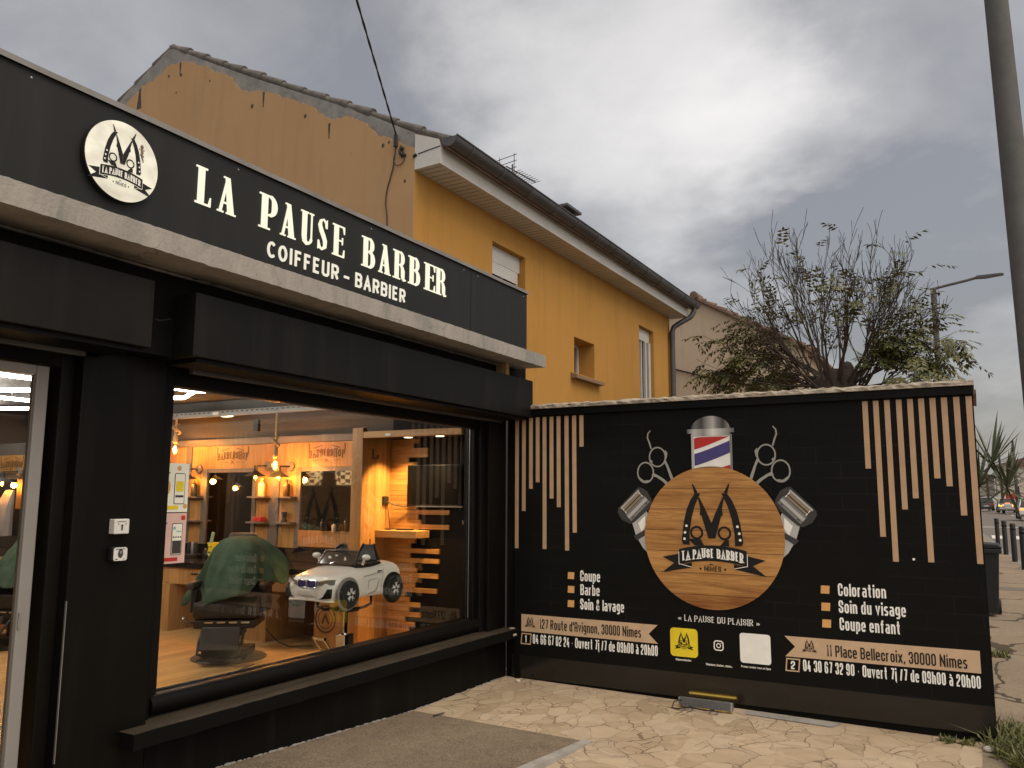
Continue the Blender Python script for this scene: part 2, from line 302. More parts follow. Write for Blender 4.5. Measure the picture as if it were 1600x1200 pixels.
def glass_mat(name, tint, refl=1.0):
    b = NB(name); tr = b.n('ShaderNodeBsdfTransparent'); tr.inputs[0].default_value = tint+(1,)
    gl = b.n('ShaderNodeBsdfGlossy'); gl.inputs['Roughness'].default_value = .0; gl.inputs[0].default_value = (1, 1, 1, 1)
    lw = b.n('ShaderNodeFresnel'); lw.inputs['IOR'].default_value = 1.45
    f = b.math('MULTIPLY', lw.outputs[0], refl); mx = b.n('ShaderNodeMixShader'); b.l(f, mx.inputs[0]); b.l(tr.outputs[0], mx.inputs[1]); b.l(gl.outputs[0], mx.inputs[2]); b.l(mx.outputs[0], b.o.inputs[0]); return b.m
M['glass'] = glass_mat('window_glass', (.97, .97, .95), .10)
M['bulb_glass'] = glass_mat('bulb_glass', (1.0, .80, .45), .6)
b = NB('house_window_glass'); b.bsdf((.035, .033, .030), .08, 0, spec=.5); M['dark_glass'] = b.m
M['letter'] = emat('lit_letter_face', (1.0, .945, .72), .96)
M['letter2'] = emat('lit_small_letter_face', (1.0, .93, .74), .80)
def disc_lit():
    b = NB('lit_disc_face'); n = b.noise(b.mapv((1, 1, 1.6)), 6, 3, .5, .3); c = b.ramp(n, (.3, (.62, .55, .40)), (.62, (.97, .90, .70)))
    b.bsdf((.12, .115, .1), .4, emit=c, estr=.88); return b.m
M['disc'] = disc_lit()
M['tube'] = emat('tube_light', (1.0, .95, .88), 27.0); M['filament'] = emat('filament', (1.0, .50, .12), 90.0); M['spot'] = emat('spot_lens', (1.0, .80, .50), 12.0); M['roundlamp'] = emat('round_lamp_lens', (1.0, .83, .52), 14.0)
M['tail'] = emat('tail_light', (1.0, .16, .04), 5.0, (.4, .02, .01)); M['tail_y'] = emat('tail_light_amber', (1.0, .35, .06), 6.0, (.4, .1, .01)); M['ledstrip'] = emat('flood_strip', (1.0, .62, .10), 14.0)
def leafmat(name, a, bcol):
    b = NB(name); oi = b.n('ShaderNodeObjectInfo'); n = b.noise(b.tc.outputs['Object'], 3.5, 3, .6); c = b.ramp(n, (.3, a), (.7, bcol))
    p = b.bsdf(c, .55); 
    return b.m
M['leaf'] = leafmat('tree_leaf', (.055, .068, .018), (.17, .155, .04)); M['leaf_d'] = leafmat('yucca_leaf', (.07, .09, .05), (.15, .17, .10)); M['grass'] = leafmat('weed_leaf', (.07, .075, .02), (.19, .19, .06))
b = NB('crumpled_green_cloth'); v = b.tc.outputs['Object']; n = b.noise(v, 5, 4, .6, 1.2); rg = b.math('ABSOLUTE', b.math('SUBTRACT', n, .5)); n2 = b.noise(b.mapv((1, 1, .4)), 9, 3, .5, .8)
h_ = b.math('ADD', b.math('MULTIPLY', rg, -1.2), b.math('MULTIPLY', n2, .5)); c = b.ramp(b.noise(v, 6, 4, .6), (.3, (.036, .060, .037)), (.7, (.072, .105, .066)))
b.bsdf(c, .9, 0, h_, .35, .05, .08); M['cloth'] = b.m
M['cloth_old'] = pmat('green_cape_cloth', (.024, .060, .030), .85, .35, 7, bump=.8, fine=11, spec=.15)
M['cloth_g'] = pmat('grey_towel', (.20, .19, .19), .9, .2, 9, bump=.4)
M['carwhite'] = pmat('white_car_gloss', (.74, .72, .67), .22, .03, 2, bump=0, coat=.6)
M['grille'] = flat('grille_blue', (.045, .035, .16)); M['bin'] = pmat('bin_plastic', (.010, .013, .0145), .5, .2, 4)
M['car_silver'] = pmat('silver_paint', (.36, .34, .32), .25, .04, 2, metal=.5, coat=.6, bump=0); M['car_dark'] = pmat('dark_car_paint', (.03, .028, .028), .25, .04, 2, coat=.6, bump=0); M['car_pale'] = pmat('pale_car_paint', (.6, .58, .55), .25, .04, 2, coat=.6, bump=0)
M['cable'] = pmat('cable_black', (.012, .011, .010), .6, .2, 10); M['rubble'] = pmat('debris', (.6, .55, .46), .8, .2, 20)
M['bucket'] = pmat('yellow_bucket', (.72, .56, .02), .4, .06, 5); M['amber'] = pmat('amber_bottle', (.10, .055, .02), .2, .3, 12); M['palebottle'] = pmat('pale_bottle', (.55, .45, .30), .3, .1, 12); M['redbox'] = pmat('red_box', (.38, .03, .025), .4, .1, 12)

b = NB('tartan_shade'); s_ = b.n('ShaderNodeSeparateXYZ'); b.l(b.tc.outputs['Object'], s_.inputs[0]); ck = b.n('ShaderNodeTexChecker'); ck.inputs['Scale'].default_value = 14; b.l(b.mapv((1, 1, 1), (0, 0, 0), (.5, .6, .78)), ck.inputs['Vector'])
ck.inputs['Color1'].default_value = (.75, .55, .28, 1); ck.inputs['Color2'].default_value = (.10, .06, .03, 1); b.bsdf(ck.outputs[0], .8, emit=ck.outputs[0], estr=1.1); M['tartan'] = b.m
# ------------------------------------------------------------------ mesh builder
WL = {}
class MB:
    def __init__(s): s.v = []; s.f = []; s.mi = []
    def add(s, vs, fs, mi=0):
        o = len(s.v); s.v += [tuple(p) for p in vs]
        for f in fs: s.f.append([i+o for i in f]); s.mi.append(mi)
        return s
    def poly(s, pts, mi=0): return s.add(pts, [range(len(pts))], mi)
    def box(s, x0, x1, y0, y1, z0, z1, mi=0):
        if x0 > x1: x0, x1 = x1, x0
        if y0 > y1: y0, y1 = y1, y0
        if z0 > z1: z0, z1 = z1, z0
        return s.add([(x0, y0, z0), (x1, y0, z0), (x1, y1, z0), (x0, y1, z0), (x0, y0, z1), (x1, y0, z1), (x1, y1, z1), (x0, y1, z1)],
                     [(0, 3, 2, 1), (4, 5, 6, 7), (0, 1, 5, 4), (1, 2, 6, 5), (2, 3, 7, 6), (3, 0, 4, 7)], mi)
    def prism(s, pts, d, mi=0):
        n = len(pts); a = [Vector(p) for p in pts]; d = Vector(d); b = [p+d for p in a]
        fs = [list(range(n))[::-1], list(range(n, 2*n))]+[(i, (i+1) % n, n+(i+1) % n, n+i) for i in range(n)]
        return s.add(a+b, fs, mi)
    def tube(s, path, r, n=8, mi=0, cap=True, squash=None):
        P = [Vector(p) for p in path]; rr = r if isinstance(r, (list, tuple)) else [r]*len(P)
        t0 = (P[1]-P[0]).normalized(); ref = Vector((0, 0, 1)) if abs(t0.z) < .9 else Vector((1, 0, 0)); u = t0.cross(ref).normalized(); vs = []
        for i, p in enumerate(P):
            t = (P[min(i+1, len(P)-1)]-P[max(i-1, 0)]).normalized(); u = (u-t*u.dot(t)).normalized(); w = t.cross(u)
            for k in range(n):
                a = 2*math.pi*k/n; vs.append(p+(u*math.cos(a)+w*math.sin(a))*rr[i])
        fs = []
        for i in range(len(P)-1):
            for k in range(n): fs.append((i*n+k, i*n+(k+1) % n, (i+1)*n+(k+1) % n, (i+1)*n+k))
        if cap: fs.append(list(range(n))[::-1]); fs.append([(len(P)-1)*n+k for k in range(n)])
        return s.add(vs, fs, mi)
    def lathe(s, prof, c=(0, 0, 0), n=16, axis='Z', mi=0):
        vs = []; c = Vector(c)
        for r, h in prof:
            for k in range(n):
                a = 2*math.pi*k/n; x, y = r*math.cos(a), r*math.sin(a)
                vs.append(c+(Vector((x, y, h)) if axis == 'Z' else Vector((h, x, y)) if axis == 'X' else Vector((y, h, x))))
        fs = []; m = len(prof)
        for i in range(m-1):
            for k in range(n): fs.append((i*n+k, i*n+(k+1) % n, (i+1)*n+(k+1) % n, (i+1)*n+k))
        if prof[0][0] > 1e-6: fs.append(list(range(n))[::-1])
        if prof[-1][0] > 1e-6: fs.append([(m-1)*n+k for k in range(n)])
        return s.add(vs, fs, mi)
    def ell(s, c, rx, ry, rz, n=14, m=8, mi=0):
        prof = [(math.sin(math.pi*i/m), -math.cos(math.pi*i/m)) for i in range(m+1)]
        q = MB().lathe(prof, (0, 0, 0), n); return s.add([(c[0]+x*rx, c[1]+y*ry, c[2]+z*rz) for x, y, z in q.v], q.f, mi)
    def xf(s, mtx): s.v = [tuple(mtx @ Vector(p)) for p in s.v]; return s
    def build(s, name, mat, parent=None, smooth=False, bevel=0.0, loc=None):
        me = bpy.data.meshes.new(name); base = Vector(WL.get(parent.name, (0, 0, 0))) if parent is not None else Vector(loc or (0, 0, 0))
        me.from_pydata([tuple(Vector(p)-base) for p in s.v], [], s.f)
        for m in (mat if isinstance(mat, (list, tuple)) else [mat]): me.materials.append(m)
        if any(s.mi): me.polygons.foreach_set('material_index', s.mi)
        if smooth: me.polygons.foreach_set('use_smooth', [True]*len(me.polygons))
        me.validate(); me.update()
        o = bpy.data.objects.new(name, me); COL.objects.link(o)
        if parent is not None: o.parent = parent
        elif loc is not None: o.location = loc
        WL[o.name] = tuple(base)
        if smooth:
            try:
                md = o.modifiers.new('ns', 'EDGE_SPLIT'); md.split_angle = R(40)
            except Exception: pass
        if bevel > 0:
            md = o.modifiers.new('bevel', 'BEVEL'); md.width = bevel; md.segments = 2; md.limit_method = 'ANGLE'; md.angle_limit = R(40)
        return o
def tag(o, label=None, cat=None, group=None, kind=None):
    for k, val in (('label', label), ('category', cat), ('group', group), ('kind', kind)):
        if val: o[k] = val
    return o
def thing(name, label, cat, loc=(0, 0, 0), group=None):
    o = bpy.data.objects.new(name, None); COL.objects.link(o); o.location = loc; o.empty_display_size = .1; WL[o.name] = tuple(loc)
    return tag(o, label, cat, group)
def dup(root, loc, label=None, rotz=None, group=None):
    r = root.copy(); COL.objects.link(r); r.location = loc
    if rotz is not None: r.rotation_euler = (0, 0, rotz)
    if label: r['label'] = label
    if group: r['group'] = group
    for ch in list(root.children):
        c = ch.copy(); COL.objects.link(c); c.parent = r
        for g in list(ch.children):
            d = g.copy(); COL.objects.link(d); d.parent = c
    return r
def B(name, mat, parent, *box, bevel=0.0, **k):
    return MB().box(*box).build(name, mat, parent, bevel=bevel)

# ------------------------------------------------------------------ flat graphics and lettering
def strip2(pts, w, closed=False):
    """quads of a mitred stroke along 2D points; w = full width (number or list)"""
    P = [Vector((p[0], p[1])) for p in pts]; ww = list(w) if isinstance(w, (list, tuple)) else [w]*len(P); L, Rr = [], []
    keep = [i for i in range(len(P)) if i == 0 or (P[i]-P[i-1]).length > 1e-7]
    if closed and len(keep) > 1 and (P[keep[-1]]-P[keep[0]]).length < 1e-7: keep.pop()
    P = [P[i] for i in keep]; ww = [ww[i] for i in keep]; n = len(P)
    if n < 2: return []
    for i in range(n):
        a = P[i-1] if (i > 0 or closed) else None; c = P[(i+1) % n] if (i < n-1 or closed) else None; p = P[i]
        d1 = (p-a).normalized() if a is not None and (p-a).length > 1e-9 else None; d2 = (c-p).normalized() if c is not None and (c-p).length > 1e-9 else None
        d1 = d1 if d1 is not None else d2; d2 = d2 if d2 is not None else d1; n1 = Vector((-d1.y, d1.x)); n2 = Vector((-d2.y, d2.x)); mtr = (n1+n2)
        if mtr.length < 1e-6: mtr = n1
        mtr.normalize(); k = 1/max(.45, mtr.dot(n1)); h = ww[i]/2*k; L.append(p+mtr*h); Rr.append(p-mtr*h)
    qs = []
    for i in range(n if closed else n-1):
        j = (i+1) % n; qs.append((L[i], Rr[i], Rr[j], L[j]))
    return qs
XH = .70
def arcpt(cx, cy, rx, ry, a0, a1, n=7): return [(cx+rx*math.cos(R(a0+(a1-a0)*i/n)), cy+ry*math.sin(R(a0+(a1-a0)*i/n))) for i in range(n+1)]
k1, k2 = .24, .13
def rr(x0, y0, x1, y1): return [(x0, y0+k2), (x0, y1-k2), (x0+k1, y1), (x1-k1, y1), (x1, y1-k2), (x1, y0+k2), (x1-k1, y0), (x0+k1, y0), (x0, y0+k2)]
FONT = {
 'A': (.46, [[(0, 0), (0, 1-k2), (k1, 1), (1-k1, 1), (1, 1-k2), (1, 0)], [(0, .42), (1, .42)]]),
 'B': (.46, [[(0, 0), (0, 1), (1-k1, 1), (1, 1-k2), (1, .53+k2*.8), (1-k1, .53), (1, .53-k2), (1, k2), (1-k1, 0), (0, 0)], [(0, .53), (1-k1, .53)]]),
 'C': (.44, [[(1, .70), (1, 1-k2), (1-k1, 1), (k1, 1), (0, 1-k2), (0, k2), (k1, 0), (1-k1, 0), (1, k2), (1, .30)]]),
 'D': (.46, [[(0, 0), (0, 1), (1-k1, 1), (1, 1-k2), (1, k2), (1-k1, 0), (0, 0)]]),
 'E': (.40, [[(1, 1), (0, 1), (0, 0), (1, 0)], [(0, .52), (.85, .52)]]), 'F': (.40, [[(1, 1), (0, 1), (0, 0)], [(0, .52), (.85, .52)]]),
 'H': (.46, [[(0, 0), (0, 1)], [(1, 0), (1, 1)], [(0, .5), (1, .5)]]), 'I': (.13, [[(.5, 0), (.5, 1)]]), 'L': (.38, [[(0, 1), (0, 0), (1, 0)]]),
 'M': (.62, [[(0, 0), (0, 1), (.5, .2), (1, 1), (1, 0)]]), 'N': (.52, [[(0, 0), (0, 1)], [(.0, .97), (1, .03)], [(1, 0), (1, 1)]]), 'O': (.46, [rr(0, 0, 1, 1)]),
 'P': (.45, [[(0, 0), (0, 1), (1-k1, 1), (1, 1-k2), (1, .45+k2), (1-k1, .45), (0, .45)]]),
 'R': (.46, [[(0, 0), (0, 1), (1-k1, 1), (1, 1-k2), (1, .47+k2), (1-k1, .47), (0, .47)], [(.5, .47), (1, 0)]]),
 'S': (.44, [[(1, .74), (1, 1-k2), (1-k1, 1), (k1, 1), (0, 1-k2), (0, .62), (1, .38), (1, k2), (1-k1, 0), (k1, 0), (0, k2), (0, .26)]]),
 'U': (.46, [[(0, 1), (0, k2), (k1, 0), (1-k1, 0), (1, k2), (1, 1)]]), 'Î': (.13, [[(.5, 0), (.5, 1)], [(-.9, 1.13), (.5, 1.28), (1.9, 1.13)]]), 'Ê': (.4, []),
 'a': (.42, [[(0, XH-.06), (k1, XH), (1-k1, XH), (1, XH-k2), (1, 0)], [(1, .40), (k1, .40), (0, .30), (0, .10), (k1, 0), (1, 0)]]),
 'b': (.42, [[(0, 1), (0, 0), (1-k1, 0), (1, k2), (1, XH-k2), (1-k1, XH), (0, XH)]]), 'c': (.40, [[(1, .5), (1, XH-k2), (1-k1, XH), (k1, XH), (0, XH-k2), (0, k2), (k1, 0), (1-k1, 0), (1, k2), (1, .2)]]),
 'd': (.42, [[(1, 1), (1, 0), (k1, 0), (0, k2), (0, XH-k2), (k1, XH), (1, XH)]]), 'e': (.42, [[(0, .36), (1, .36), (1, XH-k2), (1-k1, XH), (k1, XH), (0, XH-k2), (0, k2), (k1, 0), (1-k1, 0), (1, k2*.9)]]),
 'f': (.36, [[(1.1, 1), (.65, 1), (.38, 1-k2), (.38, 0)], [(-.3, XH), (1.1, XH)]]), 'g': (.42, [[(1, XH), (k1, XH), (0, XH-k2), (0, .12+k2), (k1, .12), (1, .12)], [(1, XH), (1, -.12), (1-k1, -.22), (0, -.22)]]),
 'h': (.42, [[(0, 1), (0, 0)], [(0, XH), (1-k1, XH), (1, XH-k2), (1, 0)]]), 'i': (.14, [[(.5, 0), (.5, XH)], [(.5, .97), (.5, 1.02)]]), 'î': (.14, [[(.5, 0), (.5, XH)], [(-1.0, .90), (.5, 1.06), (2.0, .90)]]),
 'j': (.17, [[(.6, XH), (.6, -.12), (.1, -.22), (-.4, -.22)], [(.6, .97), (.6, 1.02)]]), 'l': (.13, [[(.5, 0), (.5, 1)]]), 'k': (.4, [[(0, 0), (0, 1)], [(1, XH), (0, .3)], [(.4, .42), (1, 0)]]),
 'm': (.66, [[(0, 0), (0, XH), (.85, XH), (1, XH-k2), (1, 0)], [(.5, XH), (.5, 0)]]), 'n': (.42, [[(0, 0), (0, XH), (1-k1, XH), (1, XH-k2), (1, 0)]]), 'o': (.42, [rr(0, 0, 1, XH)]),
 'p': (.42, [[(0, -.24), (0, XH), (1-k1, XH), (1, XH-k2), (1, k2), (1-k1, 0), (0, 0)]]), 'r': (.33, [[(0, 0), (0, XH)], [(0, XH-k2), (k1*2, XH), (1, XH)]]),
 's': (.38, [[(1, XH-.08), (1-k1, XH), (k1, XH), (0, XH-k2), (0, .44), (1, .28), (1, k2), (1-k1, 0), (k1, 0), (0, .08)]]), 't': (.36, [[(.38, 1), (.38, k2), (.65, 0), (1, 0)], [(-.3, XH), (1.1, XH)]]),
 'u': (.42, [[(0, XH), (0, k2), (k1, 0), (1, 0)], [(1, XH), (1, 0)]]), 'v': (.42, [[(0, XH), (.5, 0), (1, XH)]]), 'x': (.42, [[(0, XH), (1, 0)], [(1, XH), (0, 0)]]), 'z': (.4, [[(0, XH), (1, XH), (0, 0), (1, 0)]]),
 '0': (.44, [rr(0, 0, 1, 1)]), '1': (.22, [[(0, .86), (.7, 1), (.7, 0)]]), '2': (.43, [[(0, .74), (0, 1-k2), (k1, 1), (1-k1, 1), (1, 1-k2), (1, .60), (0, .22), (0, 0), (1, 0)]]),
 '3': (.43, [[(0, .78), (0, 1-k2), (k1, 1), (1-k1, 1), (1, 1-k2), (1, .53+k2), (1-k1, .53), (1, .53-k2), (1, k2), (1-k1, 0), (k1, 0), (0, k2), (0, .22)], [(.35, .53), (1-k1, .53)]]),
 '4': (.45, [[(.55, 1), (0, .30), (0, .22), (1, .22)], [(.75, .5), (.75, 0)]]), '6': (.44, [[(1, .80), (1, 1-k2), (1-k1, 1), (k1, 1), (0, 1-k2), (0, k2), (k1, 0), (1-k1, 0), (1, k2), (1, .55-k2), (1-k1, .55), (0, .55)]]),
 '7': (.42, [[(0, 1), (1, 1), (1, .85), (.45, 0)]]), '9': (.44, [[(0, .20), (0, k2), (k1, 0), (1-k1, 0), (1, k2), (1, 1-k2), (1-k1, 1), (k1, 1), (0, 1-k2), (0, .45+k2), (k1, .45), (1, .45)]]),
 "'": (.12, [[(.5, .75), (.5, 1)]]), ',': (.14, [[(.6, .10), (.2, -.16)]]), '-': (.24, [[(0, .40), (1, .40)]]), '/': (.34, [[(0, -.05), (1, 1.03)]]), '_': (.4, [[(0, -.1), (1, -.1)]]), '.': (.12, [[(.5, 0), (.5, .1)]]),
 '&': (.46, [[(1, 0), (.2, .72), (.2, .92), (.4, 1), (.62, 1), (.75, .9), (.75, .75), (0, .32), (0, .1), (k1, 0), (.62, 0), (1, .42)]]),
 '«': (.5, [[(.45, .55), (0, .32), (.45, .09)], [(1, .55), (.55, .32), (1, .09)]]), '»': (.5, [[(0, .55), (.45, .32), (0, .09)], [(.55, .55), (1, .32), (.55, .09)]]),
 '@': (.5, [rr(0, 0, 1, 1), [(.3, .5), (.7, .5)]]), '•': (.2, [[(.2, .35), (.8, .35)]]), 'à': (.42, None)}
FONT['à'] = (.42, FONT['a'][1]+[[(.15, 1.0), (.65, .82)]])
POINTED = {'A': (.50, [[(0, 0), (.5, 1), (1, 0)], [(.18, .32), (.82, .32)]]), 'M': (.62, [[(0, 0), (.08, 1), (.5, .1), (.92, 1), (1, 0)]]),
           'U': FONT['U'], 'O': (.50, [arcpt(.5, .5, .5, .5, 90, 450, 14)]), 'C': (.46, [arcpt(.55, .5, .55, .5, 45, 315, 12)])}
def text2(s, u0, v0, h, width=None, t=.13, alt=False, serif=False, track=.10, wscale=1.0, thin=None):
    """list of (quads, glyph index) in 2D; u0,v0 = left baseline, h = cap height, width = total width to fit"""
    out = []; x = 0.0; glyphs = []
    for ch in s:
        if ch == ' ': x += .26*wscale; continue
        w, st = (POINTED.get(ch) if alt and ch in POINTED else None) or FONT[ch]
        glyphs.append((x, w*wscale, st, ch)); x += w*wscale+track
    tot = x-track; sx = (width/tot if width else h)
    th = t*h
    for gi, (gx, w, st, ch) in enumerate(glyphs):
        qs = []
        for li, pl in enumerate(st):
            W = max(w*sx-th, 1e-4); pts = [(u0+gx*sx+th/2+p[0]*W, v0+th/2+p[1]*(h-th)) for p in pl]
            closed = len(pts) > 3 and abs(pts[0][0]-pts[-1][0])+abs(pts[0][1]-pts[-1][1]) < 1e-6
            if closed: pts = pts[:-1]
            if not closed:                                    # run free ends out to the full height
                for e, q in ((0, 1), (-1, -2)):
                    d = Vector(pts[e])-Vector(pts[q])
                    if d.length > 1e-9 and (abs(d.x) < 1e-6 or ch in 'AMNvVx'): d.normalize(); pts[e] = tuple(Vector(pts[e])+d*th/2)
            wd = th
            if thin: wd = [th]*len(pts)
            if serif:
                dv = [(pts[min(i+1, len(pts)-1)][0]-pts[max(i-1, 0)][0], pts[min(i+1, len(pts)-1)][1]-pts[max(i-1, 0)][1]) for i in range(len(pts))]
                wd = [th*(1.0 if abs(b) > abs(a) else .5) for a, b in dv]
            qs.append((strip2(pts, wd, closed), li))
            if serif:
                for e, q in ((0, 1), (-1, -2)):
                    d = Vector(pts[e])-Vector(pts[q])
                    if not closed and abs(d.y) > abs(d.x)*1.2 and ch not in 'S': qs.append((strip2([(pts[e][0]-th*1.0, pts[e][1]), (pts[e][0]+th*1.0, pts[e][1])], th*.45), 8))
        out.append((qs, ch))
    return out
class G2:
    """flat graphic on a plane; f(u,v,d) gives the 3D point d metres proud of the plane"""
    def __init__(s, f): s.f = f; s.mb = MB()
    def poly(s, pts, d, mi=0): s.mb.poly([s.f(p[0], p[1], d) for p in pts], mi); return s
    def strip(s, pts, w, d, closed=False, mi=0):
        for q in strip2(pts, w, closed): s.mb.poly([s.f(p.x, p.y, d) for p in q], mi)
        return s
    def text(s, st, u0, v0, h, d, warp=None, mi=0, **k):
        for qs, ch in text2(st, u0, v0, h, **k):
            for quads, li in qs:
                for q in quads:
                    pp = [(p.x, p.y) for p in q]
                    if warp: pp = [warp(*p) for p in pp]
                    s.mb.poly([s.f(p[0], p[1], d+.00025*li) for p in pp], mi)
        return s
    def disc(s, cu, cv, r, d, n=48, mi=0, ry=None): return s.poly([(cu+r*math.cos(2*math.pi*i/n), cv+(ry or r)*math.sin(2*math.pi*i/n)) for i in range(n)], d, mi)
    def ring(s, cu, cv, r, w, d, n=32, mi=0, ry=None): return s.strip([(cu+r*math.cos(2*math.pi*i/n), cv+(ry or r)*math.sin(2*math.pi*i/n)) for i in range(n)], w, d, True, mi)
    def rrect(s, u0, v0, u1, v1, r, d, mi=0):
        pts = arcpt(u1-r, v1-r, r, r, 0, 90, 5)+arcpt(u0+r, v1-r, r, r, 90, 180, 5)+arcpt(u0+r, v0+r, r, r, 180, 270, 5)+arcpt(u1-r, v0+r, r, r, 270, 360, 5); return s.poly(pts, d, mi)
    def build(s, name, mat, parent): return s.mb.build(name, mat, parent)

def emblem(f, cu, cv, S, d, parent, ink, light, small=False):
    """two open razors forming an M, two shaver heads, a ribbon with the shop's name"""
    g = G2(lambda u, v, dd: f(cu+u*S, cv+v*S, dd)); sg = (1, -1)
    for m in sg:
        k = lambda pts: [(-x*m, y) for x, y in pts]
        g.poly(k([(.236, .613), (.30, .52), (.36, .38), (.405, .2), (.43, .02), (.44, -.06), (.421, -.109), (.325, -.114), (.322, .05), (.285, .27), (.235, .44), (.187, .546), (.15, .62)]), d)
        g.poly(k([(.272, .748), (.255, .752), (.185, .622), (.236, .613)]), d)
        g.poly(k([(.19, .56), (.165, .56), (.06, .34), (.0, .20), (.0, -.016), (.049, -.016), (.142, .30), (.167, .312), (.155, .40)]), d+(.0003 if m > 0 else .0006))
    for cx in (-.218, .18):
        g.ring(cx, .06, .082, .03, d, 20); s_ = -1 if cx < 0 else 1
        g.poly([(cx-.07*s_*-1-.06, -.03), (cx+.06, -.03), (cx+.085+.02*s_*-1, -.12), (cx-.05+.02*s_*-1, -.12)], d+.0009)
    arc = lambda u: -.113-.28*u*u
    n = 16; us = [-.483+.966*i/n for i in range(n+1)]
    g.poly([(u, arc(u)) for u in us]+[(u, arc(u)-.215) for u in us[::-1]], d+.0012)
    for m in sg:
        k = lambda pts: [(x*m, y) for x, y in pts]
        g.poly(k([(.49, -.245), (.735, -.295), (.56, -.375), (.742, -.515), (.30, -.43), (.30, -.36), (.49, -.40)]), d)
    g.text('NIMES', -.12, -.475, .075, d, width=.24, t=.16, alt=True)
    g.disc(-.175, -.44, .016, d, 8); g.disc(.175, -.44, .016, d, 8); g.strip([(-.045, -.385), (-.02, -.37), (.005, -.385)], .012, d)
    o = g.build('emblem', ink, parent)
    h = G2(lambda u, v, dd: f(cu+u*S, cv+v*S, dd))
    h.text('LA PAUSE BARBER', -.435, 0, .135, d+.002, warp=lambda u, v: (u, v+arc(u)-.178), width=.87, t=.17, alt=True, serif=True)
    h.build('emblem_lettering', light, o)
    if S > .15:
        for m in sg:
            for (x, y) in ((.365, .155), (.388, .06), (.398, -.03)):
                h = G2(lambda u, v, dd: f(cu+u*S, cv+v*S, dd)); h.disc(x*m, y, .019, d+.0015, 10); h.build('razor_rivet', light, o)
            h = G2(lambda u, v, dd: f(cu+u*S, cv+v*S, dd)); h.strip([(m*.487, -.215), (m*.487, -.385), (m*.30, -.425)], .008, d+.0015); h.build('ribbon_fold', light, o)
    return o
# ================================================================== GROUND
def gz(x, y):
    yy = max(-1.2, min(3.7, y)); return -.0133*(3.7-yy)+(.005*(x-45) if x > 45 else 0)
def kerb(x): return -1.87+.04*x if x < 60 else .53+.02*(x-60)
def sheet(name, xs, yfun, mat, dz=0.0, ny=6, kind='structure'):
    mb = MB(); vs = []; n = ny+1
    for x in xs:
        y0, y1 = yfun(x)
        for j in range(n):
            y = y0+(y1-y0)*j/ny; vs.append((x, y, gz(x, y)+dz))
    fs = [(i*n+j, (i+1)*n+j, (i+1)*n+j+1, i*n+j+1) for i in range(len(xs)-1) for j in range(ny)]
    mb.add(vs, fs); return tag(mb.build(name, mat), kind=kind)
XS = [-30, -10, 0, 6.5, 10, 20, 30, 45, 60, 80, 103, 130, 170]
tag(MB().poly([(-400, -400, -.62), (400, -400, -.62), (400, 400, -.62), (-400, 400, -.62)]).build('ground', M['dirt']), kind='structure')
sheet('road', XS, lambda x: (kerb(x)-9, kerb(x)), M['road'], -.12)
sheet('sidewalk', XS, lambda x: (kerb(x)+.14, .09 if x < 6.6 else 1.6), M['sidewalk'], 0.0)
sheet('forecourt_paving', [-12, -4, 0, 3, 6.5, 6.69], lambda x: (.09, 3.78), M['paving'], .004, 8)
sheet('opposite_sidewalk', XS, lambda x: (kerb(x)-14, kerb(x)-9), M['sidewalk'], -.005)
sheet('yard', [6.69, 12, 20, 45, 100], lambda x: (1.6, 14), M['dirt'], 0.0)
kb = MB(); vs = []
for x in XS:
    k = kerb(x); z = gz(x, k); vs += [(x, k, z-.13), (x, k, z+.004), (x, k+.14, z+.004)]
kb.add(vs, [(i*3+j, (i+1)*3+j, (i+1)*3+j+1, i*3+j+1) for i in range(len(XS)-1) for j in range(2)])
tag(kb.build('kerb', M['cement']), kind='structure')
def marking(name, pts):
    return tag(MB().poly([(x, y, gz(x, y)-.112) for x, y in pts]).build(name, M['roadpaint']), kind='structure')
for i in range(6):
    y = -.35-.95*i; marking('crosswalk_stripe', [(43.4, y-.45), (47.0, y-.45), (47.0, y), (43.4, y)])
marking('stop_line', [(58.5, -3.6), (59.1, -3.6), (59.1, .3), (58.5, .3)])
for i in range(5): marking('lane_marking', [(66+9*i, -3.3+.2*i), (69+9*i, -3.3+.2*i), (69+9*i, -3.15+.2*i), (66+9*i, -3.15+.2*i)])
sheet('driveway', [17.5, 18.1], lambda x: (kerb(x)+.2, 1.6), M['road'], .004)
# the sloped concrete ramp up to the shop door
mb = MB(); top = [(5.13, 3.70, .004), (5.115, 2.32, -.012), (3.6, 2.40, .055), (2.7, 2.42, .10), (1.0, 2.42, .12), (1.0, 3.70, .125), (2.4, 3.70, .11), (3.34, 3.70, .085)]
mb.poly(top); bot = [(p[0], p[1], -.06) for p in top]
for i in range(len(top)): j = (i+1) % len(top); mb.poly([top[i], bot[i], bot[j], top[j]])
rampo = tag(mb.build('ramp', M['ramp']), kind='structure')
mb = MB(); e = [(5.115, 2.32, -.012), (3.6, 2.40, .055), (2.7, 2.42, .10), (1.0, 2.42, .12)]
for a, c in zip(e, e[1:]):
    mb.prism([(a[0], a[1]-.045, a[2]-.07), (a[0], a[1]+.012, a[2]-.07), (a[0], a[1]+.012, a[2]+.010), (a[0], a[1]-.045, a[2]+.006)], (c[0]-a[0], c[1]-a[1], c[2]-a[2]))
tag(mb.build('ramp_edging', M['ledge'], rampo))

